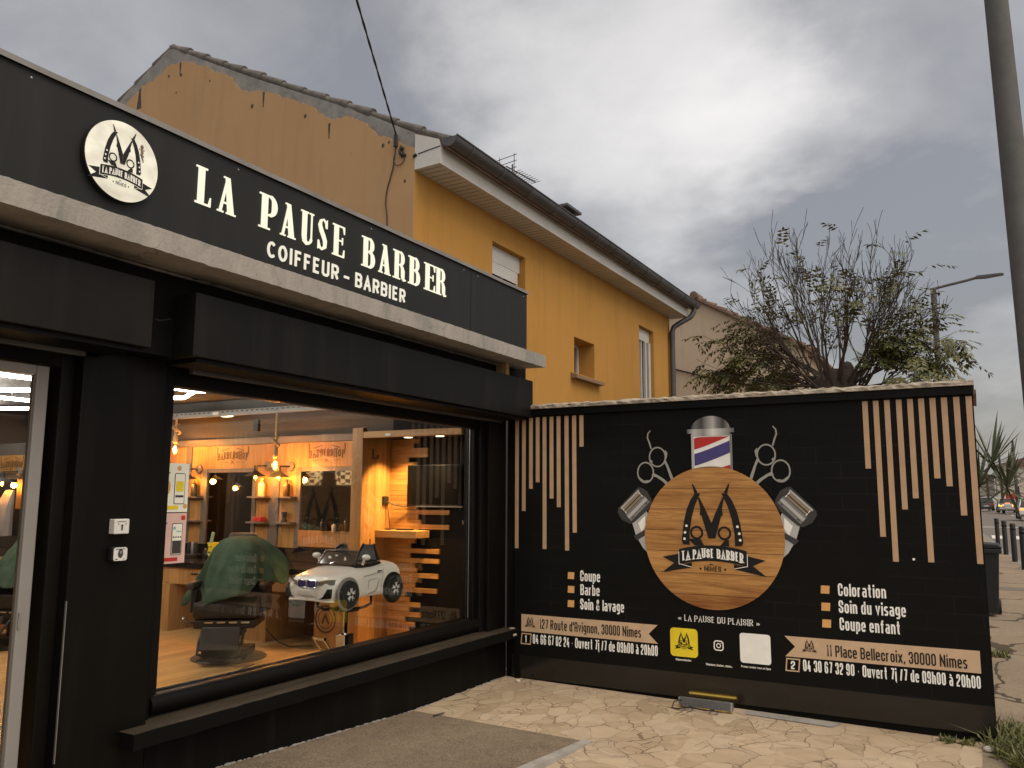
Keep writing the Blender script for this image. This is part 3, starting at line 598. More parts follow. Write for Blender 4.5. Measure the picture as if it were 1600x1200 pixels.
# ================================================================== SHOP BUILDING
shop = thing('barber_shop', 'single storey black fronted barber shop with lit display window, concrete ledge and shutter boxes', 'shop', (3.5, 3.7, 0))
B('front_wall', M['black_paint'], shop, -4, 6.66, 3.60, 3.88, 2.252, 3.40)
mb = MB(); mb.box(2.40, 2.87, 3.70, 3.9, 0, 2.252); mb.box(2.33, 2.40, 3.76, 3.9, 0, 2.252); mb.box(2.87, 2.935, 3.765, 3.9, .2, 2.252); mb.build('pillar', M['black_gloss'], shop, bevel=.006)
mb = MB(); mb.box(6.20, 6.498, 3.71, 3.9, .415, 2.252); mb.box(6.135, 6.20, 3.755, 3.9, .415, 2.252); mb.build('pillar', M['black_gloss'], shop, bevel=.006)
mb = MB(); mb.box(2.397, 2.401, 3.692, 3.702, .35, 1.06); mb.build('edge_trim', M['steel'], shop)
B('base_wall', M['black_paint'], shop, 2.875, 6.498, 3.705, 3.9, -.10, .334)
# broken rough line of mortar along the foot of the base wall
mb = MB()
for i in range(90):
    x = 2.9+3.55*i/90+random.uniform(-.01, .01); s = random.uniform(.006, .018); z = .1-.1*min(1, max(0, (x-3.0)/2.1)); mb.ell((x, 3.70, z), s*1.9, s, s*.7, 6, 4)
mb.build('mortar_edge', M['cement'], shop)
mb = MB(); n = 60; vs = []
for i in range(n+1):
    x = 2.72+(6.498-2.72)*i/n; j = random.uniform(-.004, .004); vs += [(x, 3.59+j, .337+random.uniform(-.002, .002)), (x, 3.59+j, .413), (x, 3.86, .415), (x, 3.86, .337)]
fs = [(i*4+k, (i+1)*4+k, (i+1)*4+(k+1) % 4, i*4+(k+1) % 4) for i in range(n) for k in range(4)]+[(0, 1, 2, 3), (n*4+3, n*4+2, n*4+1, n*4)]
mb.add(vs, fs)
b = NB('worn_black_sill'); v = b.tc.outputs['Object']; nn = b.noise(b.mapv((1, 6, 6)), 3, 6, .7, .3); s = b.n('ShaderNodeSeparateXYZ'); g = b.n('ShaderNodeNewGeometry'); b.l(g.outputs['Normal'], s.inputs[0])
worn = b.math('MULTIPLY', b.math('GREATER_THAN', s.outputs[2], .6), b.math('MULTIPLY', nn, 1.3))
b.bsdf(b.mix(worn, (.004, .0036, .003), (.075, .058, .041)), .75, 0, nn, .4, .01, .1); M['sill'] = b.m
sill = mb.build('window_sill', M['sill'], shop)
mb = MB(); mb.ell((6.45, 3.62, .419), .03, .03, .008, 8, 5); mb.ell((6.46, 3.592, .365), .04, .006, .012, 8, 5); mb.build('chipped_plaster', M['cap'], sill)
# ledge
mb = MB(); n = 420; vs = []
for i in range(n+1):
    x = -4+(6.48+4)*i/n; r = lambda a=.006: random.uniform(-a, a)*(1 if random.random() < .75 else 3); vs += [(x, 3.30+r(.0012), 2.690+r(.0014)), (x, 3.30+r(.0008), 2.797+r(.0008)), (x, 3.62, 2.800), (x, 3.62, 2.700)]
fs = [(i*4+k, (i+1)*4+k, (i+1)*4+(k+1) % 4, i*4+(k+1) % 4) for i in range(n) for k in range(4)]+[(0, 1, 2, 3), (n*4+3, n*4+2, n*4+1, n*4)]
mb.add(vs, fs); ledge = mb.build('concrete_ledge', M['ledge'], shop)
mb = MB(); random.seed(3)
for i in range(70):
    x = -3.6+10*i/70; L = random.uniform(.06, .16); mb.ell((x, 3.595, 2.688), L, random.uniform(.012, .03), .008, 8, 4)
mb.build('plaster_lip', M['cement'], ledge)
MB().box(6.12, 6.16, 3.50, 3.598, 2.585, 2.700).box(6.165, 6.21, 3.52, 3.598, 2.585, 2.702).build('bracket', M['peach'], shop)
# shutter boxes
for x0, x1 in ((-1.4, 2.565), (2.81, 6.497)):
    q = MB().box(x0, x1, 3.437, 3.72, 2.248, 2.580).build('shutter_box', M['box_grey'], shop, bevel=.004)
    MB().box(x0+.05, x1-.05, 3.47, 3.70, 2.225, 2.246).build('shutter_slot', M['black_frame'], q)
    MB().box(x0+.22, x1-.09, 3.70, 3.735, 2.205, 2.236).build('guide_rail', M['zinc'], q, bevel=.004)
    if x0 > 0:
        mb = MB(); MB.tube(mb, [(x0-.02, 3.6, 2.45), (x0-.08, 3.6, 2.43), (x0-.2, 3.62, 2.44)], .006, 6); mb.build('cable_loop', M['cable'], q)
# display window
win = MB()
win.box(2.935, 3.0, 3.80, 3.9, .415, 2.252).box(6.095, 6.134, 3.80, 3.9, .415, 2.252).box(3.0, 6.095, 3.80, 3.9, 2.138, 2.25)
wf = win.build('window_frame', M['black_frame'], shop, bevel=.006)
mb = MB(); mb.tube([(2.94, 3.80, .475), (6.13, 3.80, .475)], .052, 14); mb.box(2.94, 6.13, 3.80, 3.90, .416, .524); mb.build('bottom_rail', M['black_frame'], wf, smooth=True)
mb = MB(); random.seed(5)
for i in range(40):
    x = 3.0+1.6*i/40; mb.ell((x, 3.846, .528), random.uniform(.02, .05), .003, random.uniform(.003, .009), 6, 4)
mb.tube([(3.56, 3.84, .53), (3.62, 3.835, .545), (3.70, 3.835, .552)], .003, 4); mb.build('torn_sealant', M['black_plastic'], wf)
MB().box(3.0, 6.095, 3.848, 3.856, .52, 2.14).build('glass_pane', M['glass'], wf)
MB().box(6.088, 6.094, 3.842, 3.847, .53, 2.135).box(3.0, 6.09, 3.842, 3.847, 2.131, 2.137).build('sealant_line', M['steel'], wf)
# door
df = MB(); df.box(2.232, 2.292, 3.79, 3.822, .10, 2.145).box(1.1, 2.232, 3.79, 3.822, 2.100, 2.145)
do = df.build('door_frame', M['door_grey'], shop, bevel=.006)
MB().box(2.224, 2.231, 3.80, 3.82, .12, 2.098).build('door_seal', M['grey_trim'], do)
MB().box(2.236, 2.246, 3.783, 3.789, .95, 1.02).build('hinge', M['steel'], do)
MB().box(1.1, 2.223, 3.806, 3.812, .14, 2.099).build('glass_pane', M['glass'], do)
B('front_wall', M['black_paint'], shop, -4, 1.1, 3.70, 3.9, -.05, 2.252)
B('lintel', M['black_paint'], shop, 1.1, 2.33, 3.76, 3.9, 2.147, 2.252)
# inside shell
B('floor', M['floor'], shop, -4, 6.75, 3.90, 11, .05, .15)
B('ceiling', M['ceiling'], shop, -4, 6.75, 3.90, 11, 2.60, 2.70)
B('roof', M['cement'], shop, -4, 6.88, 3.90, 11.3, 2.72, 2.86)
mb = MB(); mb.box(6.75, 6.88, 3.90, 11, 0, 2.71); mb.build('interior_wall', M['in_grey'], shop)
mb = MB(); mb.box(-4.2, 6.88, 11, 11.2, 0, 2.71); mb.build('interior_wall', M['in_grey'], shop)
mb = MB(); mb.box(-4.2, -4, 3.9, 11, 0, 2.71); mb.build('interior_wall', M['in_grey'], shop)
MB().box(6.42, 6.748, 5.16, 10.9, 2.485, 2.598).build('bulkhead', M['in_grey'], shop)
mb = MB(); mb.box(6.36, 6.42, 5.4, 10.9, 2.425, 2.485); mb.build('perforated_channel', M['perf_steel'], shop)
# ---- lit sign
sign = thing('shop_sign', 'long charcoal fascia sign with lit cream letters La Pause Barber above the concrete ledge', 'sign', (2.3, 3.5, 2.8))
mb = MB(); mb.box(-4, 5.455, 3.45, 3.598, 2.801, 3.362); mb.box(5.459, 6.40, 3.45, 3.598, 2.801, 3.362); mb.build('panel', M['sign_panel'], sign)
mb = MB(); n = 40; vs = []
for i in range(n+1):
    x = -4+10.41*i/n; r = random.uniform(-.003, .003); vs += [(x, 3.434, 3.358+r*.3), (x, 3.434, 3.385+r), (x, 3.90, 3.395+r), (x, 3.90, 3.402)]
fs = [(i*4+k, (i+1)*4+k, (i+1)*4+(k+1) % 4, i*4+(k+1) % 4) for i in range(n) for k in range(3)]+[(n*4+3, n*4+2, n*4+1, n*4)]
mb.add(vs, fs); mb.build('coping', M['steel_dull'], sign)
fs_ = lambda u, v, d: (u, 3.45-d, v)
def prism_quads(mb, quads, d0, d1):
    for q in quads:
        pts = [fs_(p[0], p[1], d1) for p in q]; mb.prism(pts, (0, d1-d0, 0))
# slab letters in a unit box; every entry is a polygon or ('s', points, widths)
def rect(a, b_, c, d): return [(a, c), (b_, c), (b_, d), (a, d)]
def bowl(x0, x1, y0, y1, thin=.055, thick=.27, n=10):
    pts, ws = [], []; cy = (y0+y1)/2; ry = (y1-y0)/2-thin/2; rx = x1-x0-thick/2
    pts.append((x0, y1-thin/2)); ws.append(thin)
    for i in range(n+1):
        a = math.pi/2-math.pi*i/n; pts.append((x0+rx*max(0, math.cos(a))**.7, cy+ry*math.sin(a))); ws.append(thin+(thick-thin)*max(0, math.cos(a))**1.3)
    pts.append((x0, y0+thin/2)); ws.append(thin); return ('s', pts, ws)
SLAB = {
 'L': (.50, [rect(.15, .56, .05, .955), rect(0, .72, .955, 1), rect(0, 1, 0, .05), [(.84, .05), (1, .05), (1, .25), (.95, .25)]]),
 'A': (.62, [[(.10, .04), (.24, .04), (.50, .80), (.44, .96)], [(.38, 1), (.62, 1), (.90, .04), (.56, .04)], rect(.26, .60, .26, .305), rect(0, .34, 0, .04), rect(.48, 1, 0, .04), rect(.28, .40, .96, 1)]),
 'P': (.66, [rect(.14, .47, .045, .955), rect(0, .50, .955, 1), rect(0, .62, 0, .045), bowl(.50, 1, .40, 1, .045, .30)]),
 'U': (.56, [rect(.12, .47, .2, .955), rect(0, .60, .955, 1), rect(.80, .89, .2, .955), rect(.68, 1, .955, 1), ('s', [(.295, .2), (.33, .10), (.48, .03), (.66, .05), (.80, .12), (.845, .2)], [.35, .30, .11, .08, .08, .09])]),
 'S': (.46, [('s', [(.84, .74), (.80, .90), (.56, .978), (.32, .91), (.25, .77), (.38, .61), (.58, .46), (.74, .31), (.74, .13), (.48, .022), (.24, .08), (.14, .25)], [.06, .08, .045, .17, .30, .34, .34, .32, .26, .045, .09, .06]), [(.80, .72), (.92, .72), (.92, 1), (.84, .97)], [(.08, .28), (.20, .28), (.16, .02), (.08, 0)]]),
 'E': (.54, [rect(.14, .50, .045, .955), rect(0, 1, .955, 1), rect(0, 1, 0, .045), rect(.50, .80, .495, .535), [(.86, .955), (1, .955), (1, .76), (.95, .76)], [(.86, .045), (1, .045), (1, .25), (.95, .25)], rect(.78, .85, .40, .63)]),
 'B': (.66, [rect(.14, .46, .045, .955), rect(0, .50, .955, 1), rect(0, .50, 0, .045), bowl(.50, .92, .52, 1, .045, .28), bowl(.50, 1, 0, .56, .045, .30)]),
 'R': (.68, [rect(.14, .44, .045, .955), rect(0, .48, .955, 1), rect(0, .56, 0, .045), bowl(.48, .88, .50, 1, .045, .26), ('s', [(.56, .52), (.70, .45), (.76, .32), (.77, .12), (.84, .025), (1.0, .025)], [.045, .17, .26, .24, .13, .04])]),
}
letters = [('L', 2.771, .100), ('A', 2.915, .126), ('P', 3.208, .137), ('A', 3.374, .124), ('U', 3.538, .109), ('S', 3.680, .097), ('E', 3.819, .112), ('B', 4.103, .136), ('A', 4.280, .133), ('R', 4.439, .146), ('B', 4.615, .141), ('E', 4.808, .138), ('R', 4.950, .146)]
for ch, u0, w in letters:
    w_, polys = SLAB[ch]; mb = MB(); k = 0
    for p in polys:
        k += 1
        if p[0] == 's':
            asp = w/.2
            quads = [[(q.x, q.y) for q in qd] for qd in strip2([(a*asp, b_) for a, b_ in p[1]], [x*asp if x > .12 else x for x in p[2]])]
            quads = [[(a/asp, b_) for a, b_ in qd] for qd in quads]
        else: quads = [p]
        for qd in quads:
            pts = [fs_(u0+a*w, 3.05+b_*.202, .007+.0003*k) for a, b_ in qd]
            mb.prism(pts, (0, .006, 0))
    mb.build('letter', M['letter'], sign)
for word, u0, wd in (('COIFFEUR', 3.283, .602), ('-', 3.932, .062), ('BARBIER', 4.050, .536)):
    fn = text2(word, u0, 2.893, .096, width=wd, t=.16, alt=True, track=.17)
    for qs, ch in fn:
        mb = MB()
        for quads, li in qs:
            for q in quads: mb.prism([fs_(p.x, p.y, .007+.0003*li) for p in q], (0, .006, 0))
        mb.build('small_letter', M['letter2'], sign)
mb = MB(); mb.lathe([(.190, 0), (.192, .003), (.192, .026), (.188, .030)], (2.331, 3.4165, 3.098), 56, 'Y'); dr = mb.build('round_light_box', M['black_plastic'], sign)
g = G2(lambda u, v, d: (u, 3.4155-d, v)); g.disc(2.331, 3.098, .190, .001, 64); dfc = g.build('lit_face', M['disc'], dr)
emblem(lambda u, v, d: (u, 3.4155-d, v), 2.328, 3.086, .228, .004, sign, M['ink'], M['white_print'])
mb = MB(); gp = [(2.420, 3.212, .005), (2.422, 3.202, .008), (2.423, 3.192, .005), (2.424, 3.176, .007), (2.423, 3.162, .006), (2.427, 3.148, .004), (2.434, 3.128, .002)]
mb.tube([(a, 3.408, c) for a, c, r in gp], [r for a, c, r in gp], 8); 
for sx, sz, dx, dz in ((1, 3.186, .013, .008), (-1, 3.186, .012, .007), (1, 3.163, .012, -.008), (-1, 3.163, .013, -.008)): mb.tube([(2.423, 3.409, sz), (2.423+sx*dx, 3.410, sz+dz*.3), (2.423+sx*dx*1.2, 3.411, sz+dz)], [.0028, .002, .0015], 5)
tag(mb.build('gecko_shadow', pmat('gecko_shadow_tone', (.20, .16, .11), .8, .2, 40), None, loc=(2.413, 3.41, 3.17)), 'small grey lizard shadow modelled on the lit round disc of the sign', 'gecko_shadow')  # lizard shadow from inside the light box, modelled as a thin dark solid

for x in (1.9, 3.05, 4.2, 5.35, 5.56, 6.34):
    for z in (2.835, 3.325): MB().ell((x, 3.449, z), .006, .003, .006, 8, 5).build('screw', M['steel'], sign)
# key switches on the pillar
def keysw(zc, rounded, label):
    t = thing('key_switch', label, 'switch', (2.632, 3.70, zc))
    w, h, d = .041, .036, .042
    mb = MB()
    mb.box(2.632-w, 2.632+w, 3.70-d, 3.70, zc-h, zc+h); mb.build('housing', M['offwhite'] if not rounded else M['black_plastic'], t, bevel=.010 if rounded else .004)
    f = lambda u, v, dd: (u, 3.70-d-dd, v)
    if rounded: g = G2(f); g.rrect(2.632-w*.90, zc-h*.88, 2.632+w*.90, zc+h*.88, .012, .002); fp = g.build('face_plate', M['offwhite'], t)
    g = G2(f)
    if rounded:
        g.disc(2.632, zc+.003, .014, .004, 16, ry=.021); g.strip([(2.605, zc+.024), (2.655, zc+.024)], .003, .004); g.strip([(2.604, zc-.024), (2.618, zc-.024)], .003, .004); g.strip([(2.648, zc-.024), (2.654, zc-.024)], .003, .004)
    else:
        g.disc(2.632, zc+.004, .006, .002, 12); g.strip([(2.632, zc+.004), (2.632, zc-.018)], .008, .0025); g.strip([(2.605, zc+.024), (2.655, zc+.024)], .002, .002); g.disc(2.612, zc+.012, .003, .002, 8); g.disc(2.652, zc+.012, .003, .002, 8)
    g.build('lock', M['g1'], t)
    if rounded:
        g = G2(f); g.disc(2.632, zc+.008, .008, .006, 14); g.build('lock_barrel', M['steel'], t)
keysw(1.394, False, 'upper of two key switches on the black pillar, plain square white box')
keysw(1.262, True, 'lower of two key switches on the black pillar, rounded white plate in dark housing')

# ================================================================== MURAL WALL
wall = thing('mural_wall', 'black painted forecourt wall with stone coping and a printed barber advert', 'wall', (6.58, 1.9, -.03))
B('wall_body', M['black_paint'], wall, 6.506, 6.68, 0.0, 3.70, -.10, 2.30)
MB().box(6.498, 6.505, .004, 3.62, .195, 2.262).build('mural_panel', M['mural'], wall)
MB().box(6.492, 6.505, .002, 3.64, .012, .195).build('glossy_skirting', M['skirt'], wall)
MB().box(6.465, 6.505, -.004, 3.66, 2.262, 2.322).build('drip_band', M['black_frame'], wall, bevel=.004)
mb = MB(); n = 90; vs = []; random.seed(11)
for i in range(n+1):
    y = -.01+(3.70+.01)*i/n; r = lambda a: random.uniform(-a, a); vs += [(6.450+r(.006), y, 2.324), (6.452+r(.01), y, 2.350+r(.006)), (6.49+r(.01), y, 2.366+r(.006)), (6.74, y, 2.368+r(.006)), (6.74, y, 2.324)]
fs = [(i*5+k, (i+1)*5+k, (i+1)*5+(k+1) % 5, i*5+(k+1) % 5) for i in range(n) for k in range(5)]+[(0, 1, 2, 3, 4), tuple(n*5+k for k in (4, 3, 2, 1, 0))]
mb.add(vs, fs); mb.build('stone_coping', M['cap'], wall)
MB().box(6.47, 6.497, 3.56, 3.60, .0, .235).build('corner_post', M['black_frame'], wall)
fm = lambda u, v, d: (6.498-d, -u, v)
def G(): return G2(fm)
left = [(3.616, 3.579, 1.101), (3.546, 3.509, 1.426), (3.475, 3.438, 1.621), (3.408, 3.370, 1.678), (3.340, 3.302, 1.103), (3.271, 3.233, 1.537), (3.202, 3.164, 1.463), (3.125, 3.086, 1.097), (3.052, 3.013, 1.249), (2.983, 2.944, 1.980)]
right = [(.711, .674, 1.762), (.638, .601, 1.278), (.564, .527, 1.107), (.486, .449, 1.472), (.413, .376, 1.550), (.342, .304, 1.112), (.270, .232, 1.688), (.198, .160, 1.633), (.122, .084, 1.435), (.046, .009, 1.113)]
for a, c, z in left+right: G().poly([(-a, z), (-c, z), (-c, 2.252), (-a, 2.252)], .002).build('stripe', M['stripe'], wall)
cu, cv, cr_ = -1.848, 1.242, .552
g = G(); g.disc(cu, cv, cr_, .012, 96); ro = g.build('wooden_roundel', M['roundel'], wall)
em = emblem(fm, cu, cv, cr_, .015, wall, M['ink'], M['white_print'])
# barber pole
M['dome_print'] = printgrad('dome_print', 1, (-3.0, .31), (0, (.03, .03, .03)), (.12, (.18, .175, .165)), (.28, (.06, .058, .055)), (.42, (.30, .29, .27)), (.55, (.52, .50, .47)), (.66, (.20, .19, .18)), (.80, (.05, .048, .045)), (.93, (.26, .25, .23)), (1, (.05, .05, .05)))
M['collar_print'] = printgrad('collar_print', 1, (-2.65, .34), (0, (.10, .10, .095)), (.15, (.55, .53, .50)), (.35, (.30, .29, .27)), (.55, (.80, .78, .74)), (.75, (.45, .43, .40)), (1, (.12, .12, .115)))
M['steel_print'] = printgrad('steel_print', 2, (14.0, -20.0), (0, (.25, .24, .21)), (.3, (.62, .60, .55)), (.5, (.30, .29, .26)), (.75, (.66, .64, .58)), (1, (.34, .33, .30)))
g = G(); u0, u1 = -1.996, -1.672
g.poly([(u0, 1.70), (u1, 1.70), (u1, 2.045), (u0, 2.045)], .003); po = g.build('barber_pole', M['white_print'], wall)
def band(v0, v1, mat, rise=.115):
    g = G(); n = 10; a = u0+.022; c_ = u1-.016
    top = [(a+(c_-a)*i/n, min(2.028, v1+rise*(i/n)**1.15)) for i in range(n+1)]; bot = [(a+(c_-a)*i/n, min(2.028, v0+rise*(i/n)**1.15)) for i in range(n+1)]
    g.poly(bot+top[::-1], .005); g.build('pole_stripe', mat, po)
band(1.930, 2.018, M['red_print'], .10); band(1.800, 1.895, M['blue_print'], .10); band(1.66, 1.735, M['red_print'], .07)
for a, c_, m in ((u0, u0+.018, 'g3'), (u1-.014, u1, 'g2')): G().poly([(a, 1.70), (c_, 1.70), (c_, 2.045), (a, 2.045)], .007).build('pole_edge', M[m], po)
g = G(); n = 20; g.poly([(-1.84+.158*math.cos(math.pi*i/n), 2.083+.112*math.sin(math.pi*i/n)) for i in range(n+1)], .004); dm = g.build('pole_dome', M['dome_print'], po)
G().poly([(-2.030, 2.058), (-1.651, 2.058), (-1.651, 2.093), (-2.030, 2.093)], .006).build('pole_collar', M['collar_print'], po)
G().poly([(-2.000, 2.036), (-1.668, 2.036), (-1.690, 2.058), (-1.995, 2.058)], .0062).build('pole_collar', M['collar_print'], po)
# scissors
for s in (1, -1):
    k = lambda pts: [((-y-cu)*s+cu, z) for y, z in pts]
    g = G(); cc = k([(2.282, 1.912-.062+.02)])[0]
    def ringp(cy, cz, ry, rz, a0=0): return k([(cy+ry*math.cos(R(a0+i*15)), cz+rz*math.sin(R(a0+i*15))) for i in range(24)])
    g.strip(ringp(2.284, 1.905-.028, .068, .078), .0115, .003, True); g.strip(ringp(2.388, 1.742+.010, .068, .082), .0115, .0034, True)
    g.strip(k([(2.340, 2.096), (2.362, 2.070), (2.366, 2.035), (2.352, 2.000), (2.335, 1.945)]), [.008, .011, .012, .013, .012], .0038)
    g.strip(k([(2.222, 1.845), (2.200, 1.80), (2.182, 1.75), (2.160, 1.690)]), [.022, .018, .022, .024], .0042)
    g.strip(k([(2.330, 1.735), (2.290, 1.722), (2.240, 1.690), (2.195, 1.650)]), [.030, .020, .022, .026], .0046)
    g.strip(k([(2.218, 1.93), (2.206, 1.905), (2.212, 1.86)]), [.008, .018, .010], .0048); g.strip(k([(2.44, 1.71), (2.405, 1.665+.01), (2.36, 1.685)]), [.006, .018, .010], .005)
    q = k([(2.338, 1.840)])[0]; g.disc(q[0], q[1], .013, .0052, 12); g.build('scissors', M['steel_print'], wall)
# shavers
for s in (1, -1):
    k = lambda pts: [((-y-cu)*s+cu, z) for y, z in pts]
    g = G(); g.poly(k([(2.512, 1.345), (2.40, 1.46), (2.375, 1.42), (2.375, 1.10), (2.42, 1.14), (2.48, 1.24)]), .003); sb = g.build('shaver', M['g3'], wall)
    G().poly(k([(2.46, 1.34), (2.40, 1.40), (2.395, 1.32), (2.43, 1.27)]), .0045).build('shaver_shade', M['white_print'], sb)
    G().poly(k([(2.500, 1.235), (2.38, 1.30), (2.38, 1.255), (2.47, 1.20)]), .005).build('shaver_shade', M['g1'], sb)
    g = G(); g.poly(k([(2.455, 1.632), (2.425, 1.628), (2.378, 1.602), (2.340, 1.535), (2.337, 1.508), (2.370, 1.45), (2.495, 1.345), (2.530, 1.333), (2.60, 1.365), (2.637, 1.425), (2.632, 1.455), (2.60, 1.49)]), .006); hd = g.build('shaver_head', M['g1'], sb)
    def para(t0, t1, mat, d, a0=.05, a1=.95):
        # bands along the head: axis from lower outer to upper inner
        A, Bv = (2.612, 1.462), (2.452, 1.612); C, D = (2.515, 1.352), (2.352, 1.510)
        P = lambda a, t: (A[0]+(Bv[0]-A[0])*a+(C[0]-A[0])*t+((D[0]-Bv[0])-(C[0]-A[0]))*a*t, A[1]+(Bv[1]-A[1])*a+(C[1]-A[1])*t+((D[1]-Bv[1])-(C[1]-A[1]))*a*t)
        G().poly(k([P(a0, t0), P(a1, t0), P(a1, t1), P(a0, t1)]), d).build('shaver_band', mat, hd)
    para(.00, .10, M['g3'], .008, .0, 1); para(.12, .26, M['gold'], .008); para(.32, .44, M['gold'], .008); para(.27, .31, M['ink'], .008); para(.48, .62, M['g2'], .008, 0, 1); para(.62, .80, M['g3'], .008, 0, 1); para(.80, .82, M['ink'], .0085, 0, 1); para(.82, .97, M['g2'], .008, 0, 1)
    for a in (.04, .93): para(.12, .28, M['white_print'], .009, a, a+.03); para(.33, .46, M['white_print'], .009, a, a+.03)
    for a in (.1, .82): para(.86, .91, M['ink'], .009, a, a+.09)
# bullets and service names
for txt, u, zb, w, bz in (('Coupe', -2.984, .849, .181, .861), ('Barbe', -2.984, .735, .176, .747), ('Soin & lavage', -2.986, .617, .392, .629), ('Coloration', -.940, .850, .318, .860), ('Soin du visage', -.941, .731, .440, .738), ('Coupe enfant', -.940, .610, .398, .620)):
    G().text(txt, u, zb, .088, .002, width=w, t=.13).build('service_text', M['white_print'], wall)
    o = .118 if u < -2 else .120
    G().poly([(u-o, bz), (u-o+.060, bz), (u-o+.064, bz+.057), (u-o+.004, bz+.057)], .002).build('bullet', M['orange'], wall)
# address banners
g = G(); g.poly([(-3.549, .395), (-2.310, .395), (-2.386, .466), (-2.310, .540), (-3.549, .540)], .002); bn = g.build('address_banner', M['cream'], wall)
G().text("127 Route d'Avignon, 30000 Nîmes", -3.368, .430, .080, .004, width=.918, t=.115).build('address_text', M['ink'], bn)
emblem(fm, -3.462, .470, .072, .004, bn, M['ink'], M['cream'])
g = G(); g.poly([(-1.329, .392), (-.068, .398), (-.068, .543), (-1.329, .538), (-1.256, .466)], .002); bn = g.build('address_banner', M['cream'], wall)
G().text("11 Place Bellecroix, 30000 Nîmes", -1.036, .420, .080, .004, width=.890, t=.115).build('address_text', M['ink'], bn)
emblem(fm, -1.155, .472, .072, .004, bn, M['ink'], M['cream'])
for u, num, tu, wd, tx in ((-3.555, '1', -3.436, 1.123, '04 66 67 02 24 - Ouvert 7j /7 de 09h00 à 20h00'), (-1.331, '2', -1.205, 1.130, '04 30 67 32 90 - Ouvert 7j /7 de 09h00 à 20h00')):
    g = G(); g.strip([(u+.004, .292), (u+.094, .292), (u+.103, .377), (u+.013, .377)], .009, .002, True); g.build('number_box', M['cream'], wall)
    G().text(num, u+.040, .305, .058, .003, width=.022 if num == '1' else .030, t=.17).build('number_text', M['white_print'], wall)
    G().text(tx, tu, .300, .080, .002, width=wd, t=.12).build('phone_text', M['white_print'], wall)
G().text('« LA PAUSE DU PLAISIR »', -2.139, .590, .046, .002, width=.633, t=.13, alt=True, serif=True, track=.14).build('slogan_text', M['white_print'], wall)
# three cards under the slogan (their scan codes are left out)
g = G(); g.rrect(-2.207, .315, -1.986, .532, .03, .002); cd1 = g.build('card', M['yellow'], wall)
emblem(fm, -2.096, .425, .105, .004, cd1, M['ink'], M['yellow'])
g = G(); g.strip(arcpt(-1.80, .445, .028, .028, 45, 405, 4), .007, .002, True); g.ring(-1.825, .424, .017, .007, .002, 16)
g = G(); uc, vc = -1.823, .424
g.strip([(uc-.022, vc-.034), (uc+.022, vc-.034), (uc+.034, vc-.022), (uc+.034, vc+.022), (uc+.022, vc+.034), (uc-.022, vc+.034), (uc-.034, vc+.022), (uc-.034, vc-.022)], .008, .002, True); g.ring(uc, vc, .015, .007, .0024, 16); g.disc(uc+.020, vc+.020, .004, .0024, 8); g.build('camera_icon', M['white_print'], wall)
g = G(); g.rrect(-1.660, .316, -1.432, .534, .022, .002); g.build('card', M['white_print'], wall)
G().text('@lapausebarber', -2.165, .284, .016, .002, width=.125, t=.17).build('handle_text', M['white_print'], wall)
G().text('@lapause_barber_nimes_', -1.925, .270, .016, .002, width=.205, t=.17).build('handle_text', M['white_print'], wall)
G().text('Prenez rendez-vous en ligne', -1.655, .281, .016, .002, width=.218, t=.15).build('handle_text', M['white_print'], wall)
mb = MB(); mb.lathe([(.012, 0), (.010, .004), (0, .006)], (6.494, .43, 1.128), 10, 'X')
MB().ell((6.494, .432, 1.128), .004, .009, .009, 10, 6).build('screw_cap', M['white_print'], wall)
# ================================================================== YELLOW HOUSE
house = thing('yellow_house', 'ochre two storey house with peeling gable, white eaves box and dark gutter', 'house', (11, 6, 0))
HX, HY = 6.9, 5.09
RS = [(10.6, 6.98), (10.41, 7.08), (9.30, 7.60), (9.20, 7.60), (8.33, 7.14), (7.58, 6.75), (6.55, 6.24), (5.8, 5.87), (5.09, 5.50)]
mb = MB(); g_ = [(HX, 13.4, 0), (HX, 5.10, 0), (HX, 5.10, 5.46)]+[(HX, y, z-.02) for y, z in RS[::-1][1:]]+[(HX, 13.4, 5.7)]
mb.prism(g_, (.25, 0, 0)); gw = mb.build('gable_wall', M['cement'], house)
JAG = [(10.13, 6.95), (10.09, 7.0), (9.96, 7.07), (9.85, 7.12), (9.78, 7.11), (9.78, 7.18), (9.67, 7.2), (9.53, 7.2), (9.46, 7.25), (9.35, 7.26), (9.33, 7.31), (9.24, 7.33), (9.05, 7.33), (8.93, 7.31), (8.81, 7.27), (8.66, 7.19), (8.47, 7.12), (8.4, 7.07), (8.35, 7.01), (8.26, 6.98), (8.15, 6.93), (8.01, 6.86), (7.96, 6.77), (7.87, 6.68), (7.76, 6.6), (7.64, 6.56), (7.59, 6.56), (7.44, 6.52), (7.31, 6.47), (7.15, 6.4), (7.05, 6.33), (6.91, 6.28), (6.87, 6.26), (6.73, 6.18), (6.59, 6.11), (6.5, 6.01), (6.38, 5.93), (6.27, 5.88), (6.1, 5.88), (5.92, 5.81), (5.77, 5.72), (5.71, 5.64), (5.61, 5.54), (5.46, 5.48), (5.36, 5.43), (5.28, 5.37), (5.2, 5.32), (5.09, 5.29)]
random.seed(21); J = []
for (a, c), (d, e) in zip(JAG, JAG[1:]):
    n = max(1, int(math.hypot(d-a, e-c)/.03))
    for i in range(n): t = i/n; J.append((a+(d-a)*t, c+(e-c)*t+(random.uniform(-.018, .018) if i else 0)))
J.append(JAG[-1])
mb = MB(); pts = [(HX-.018, 10.13, 3.0)]+[(HX-.018, y, z) for y, z in J]+[(HX-.018, 5.09, 3.0)]
mb.prism(pts, (.017, 0, 0)); mb.build('render_coat', M['peach'], gw)
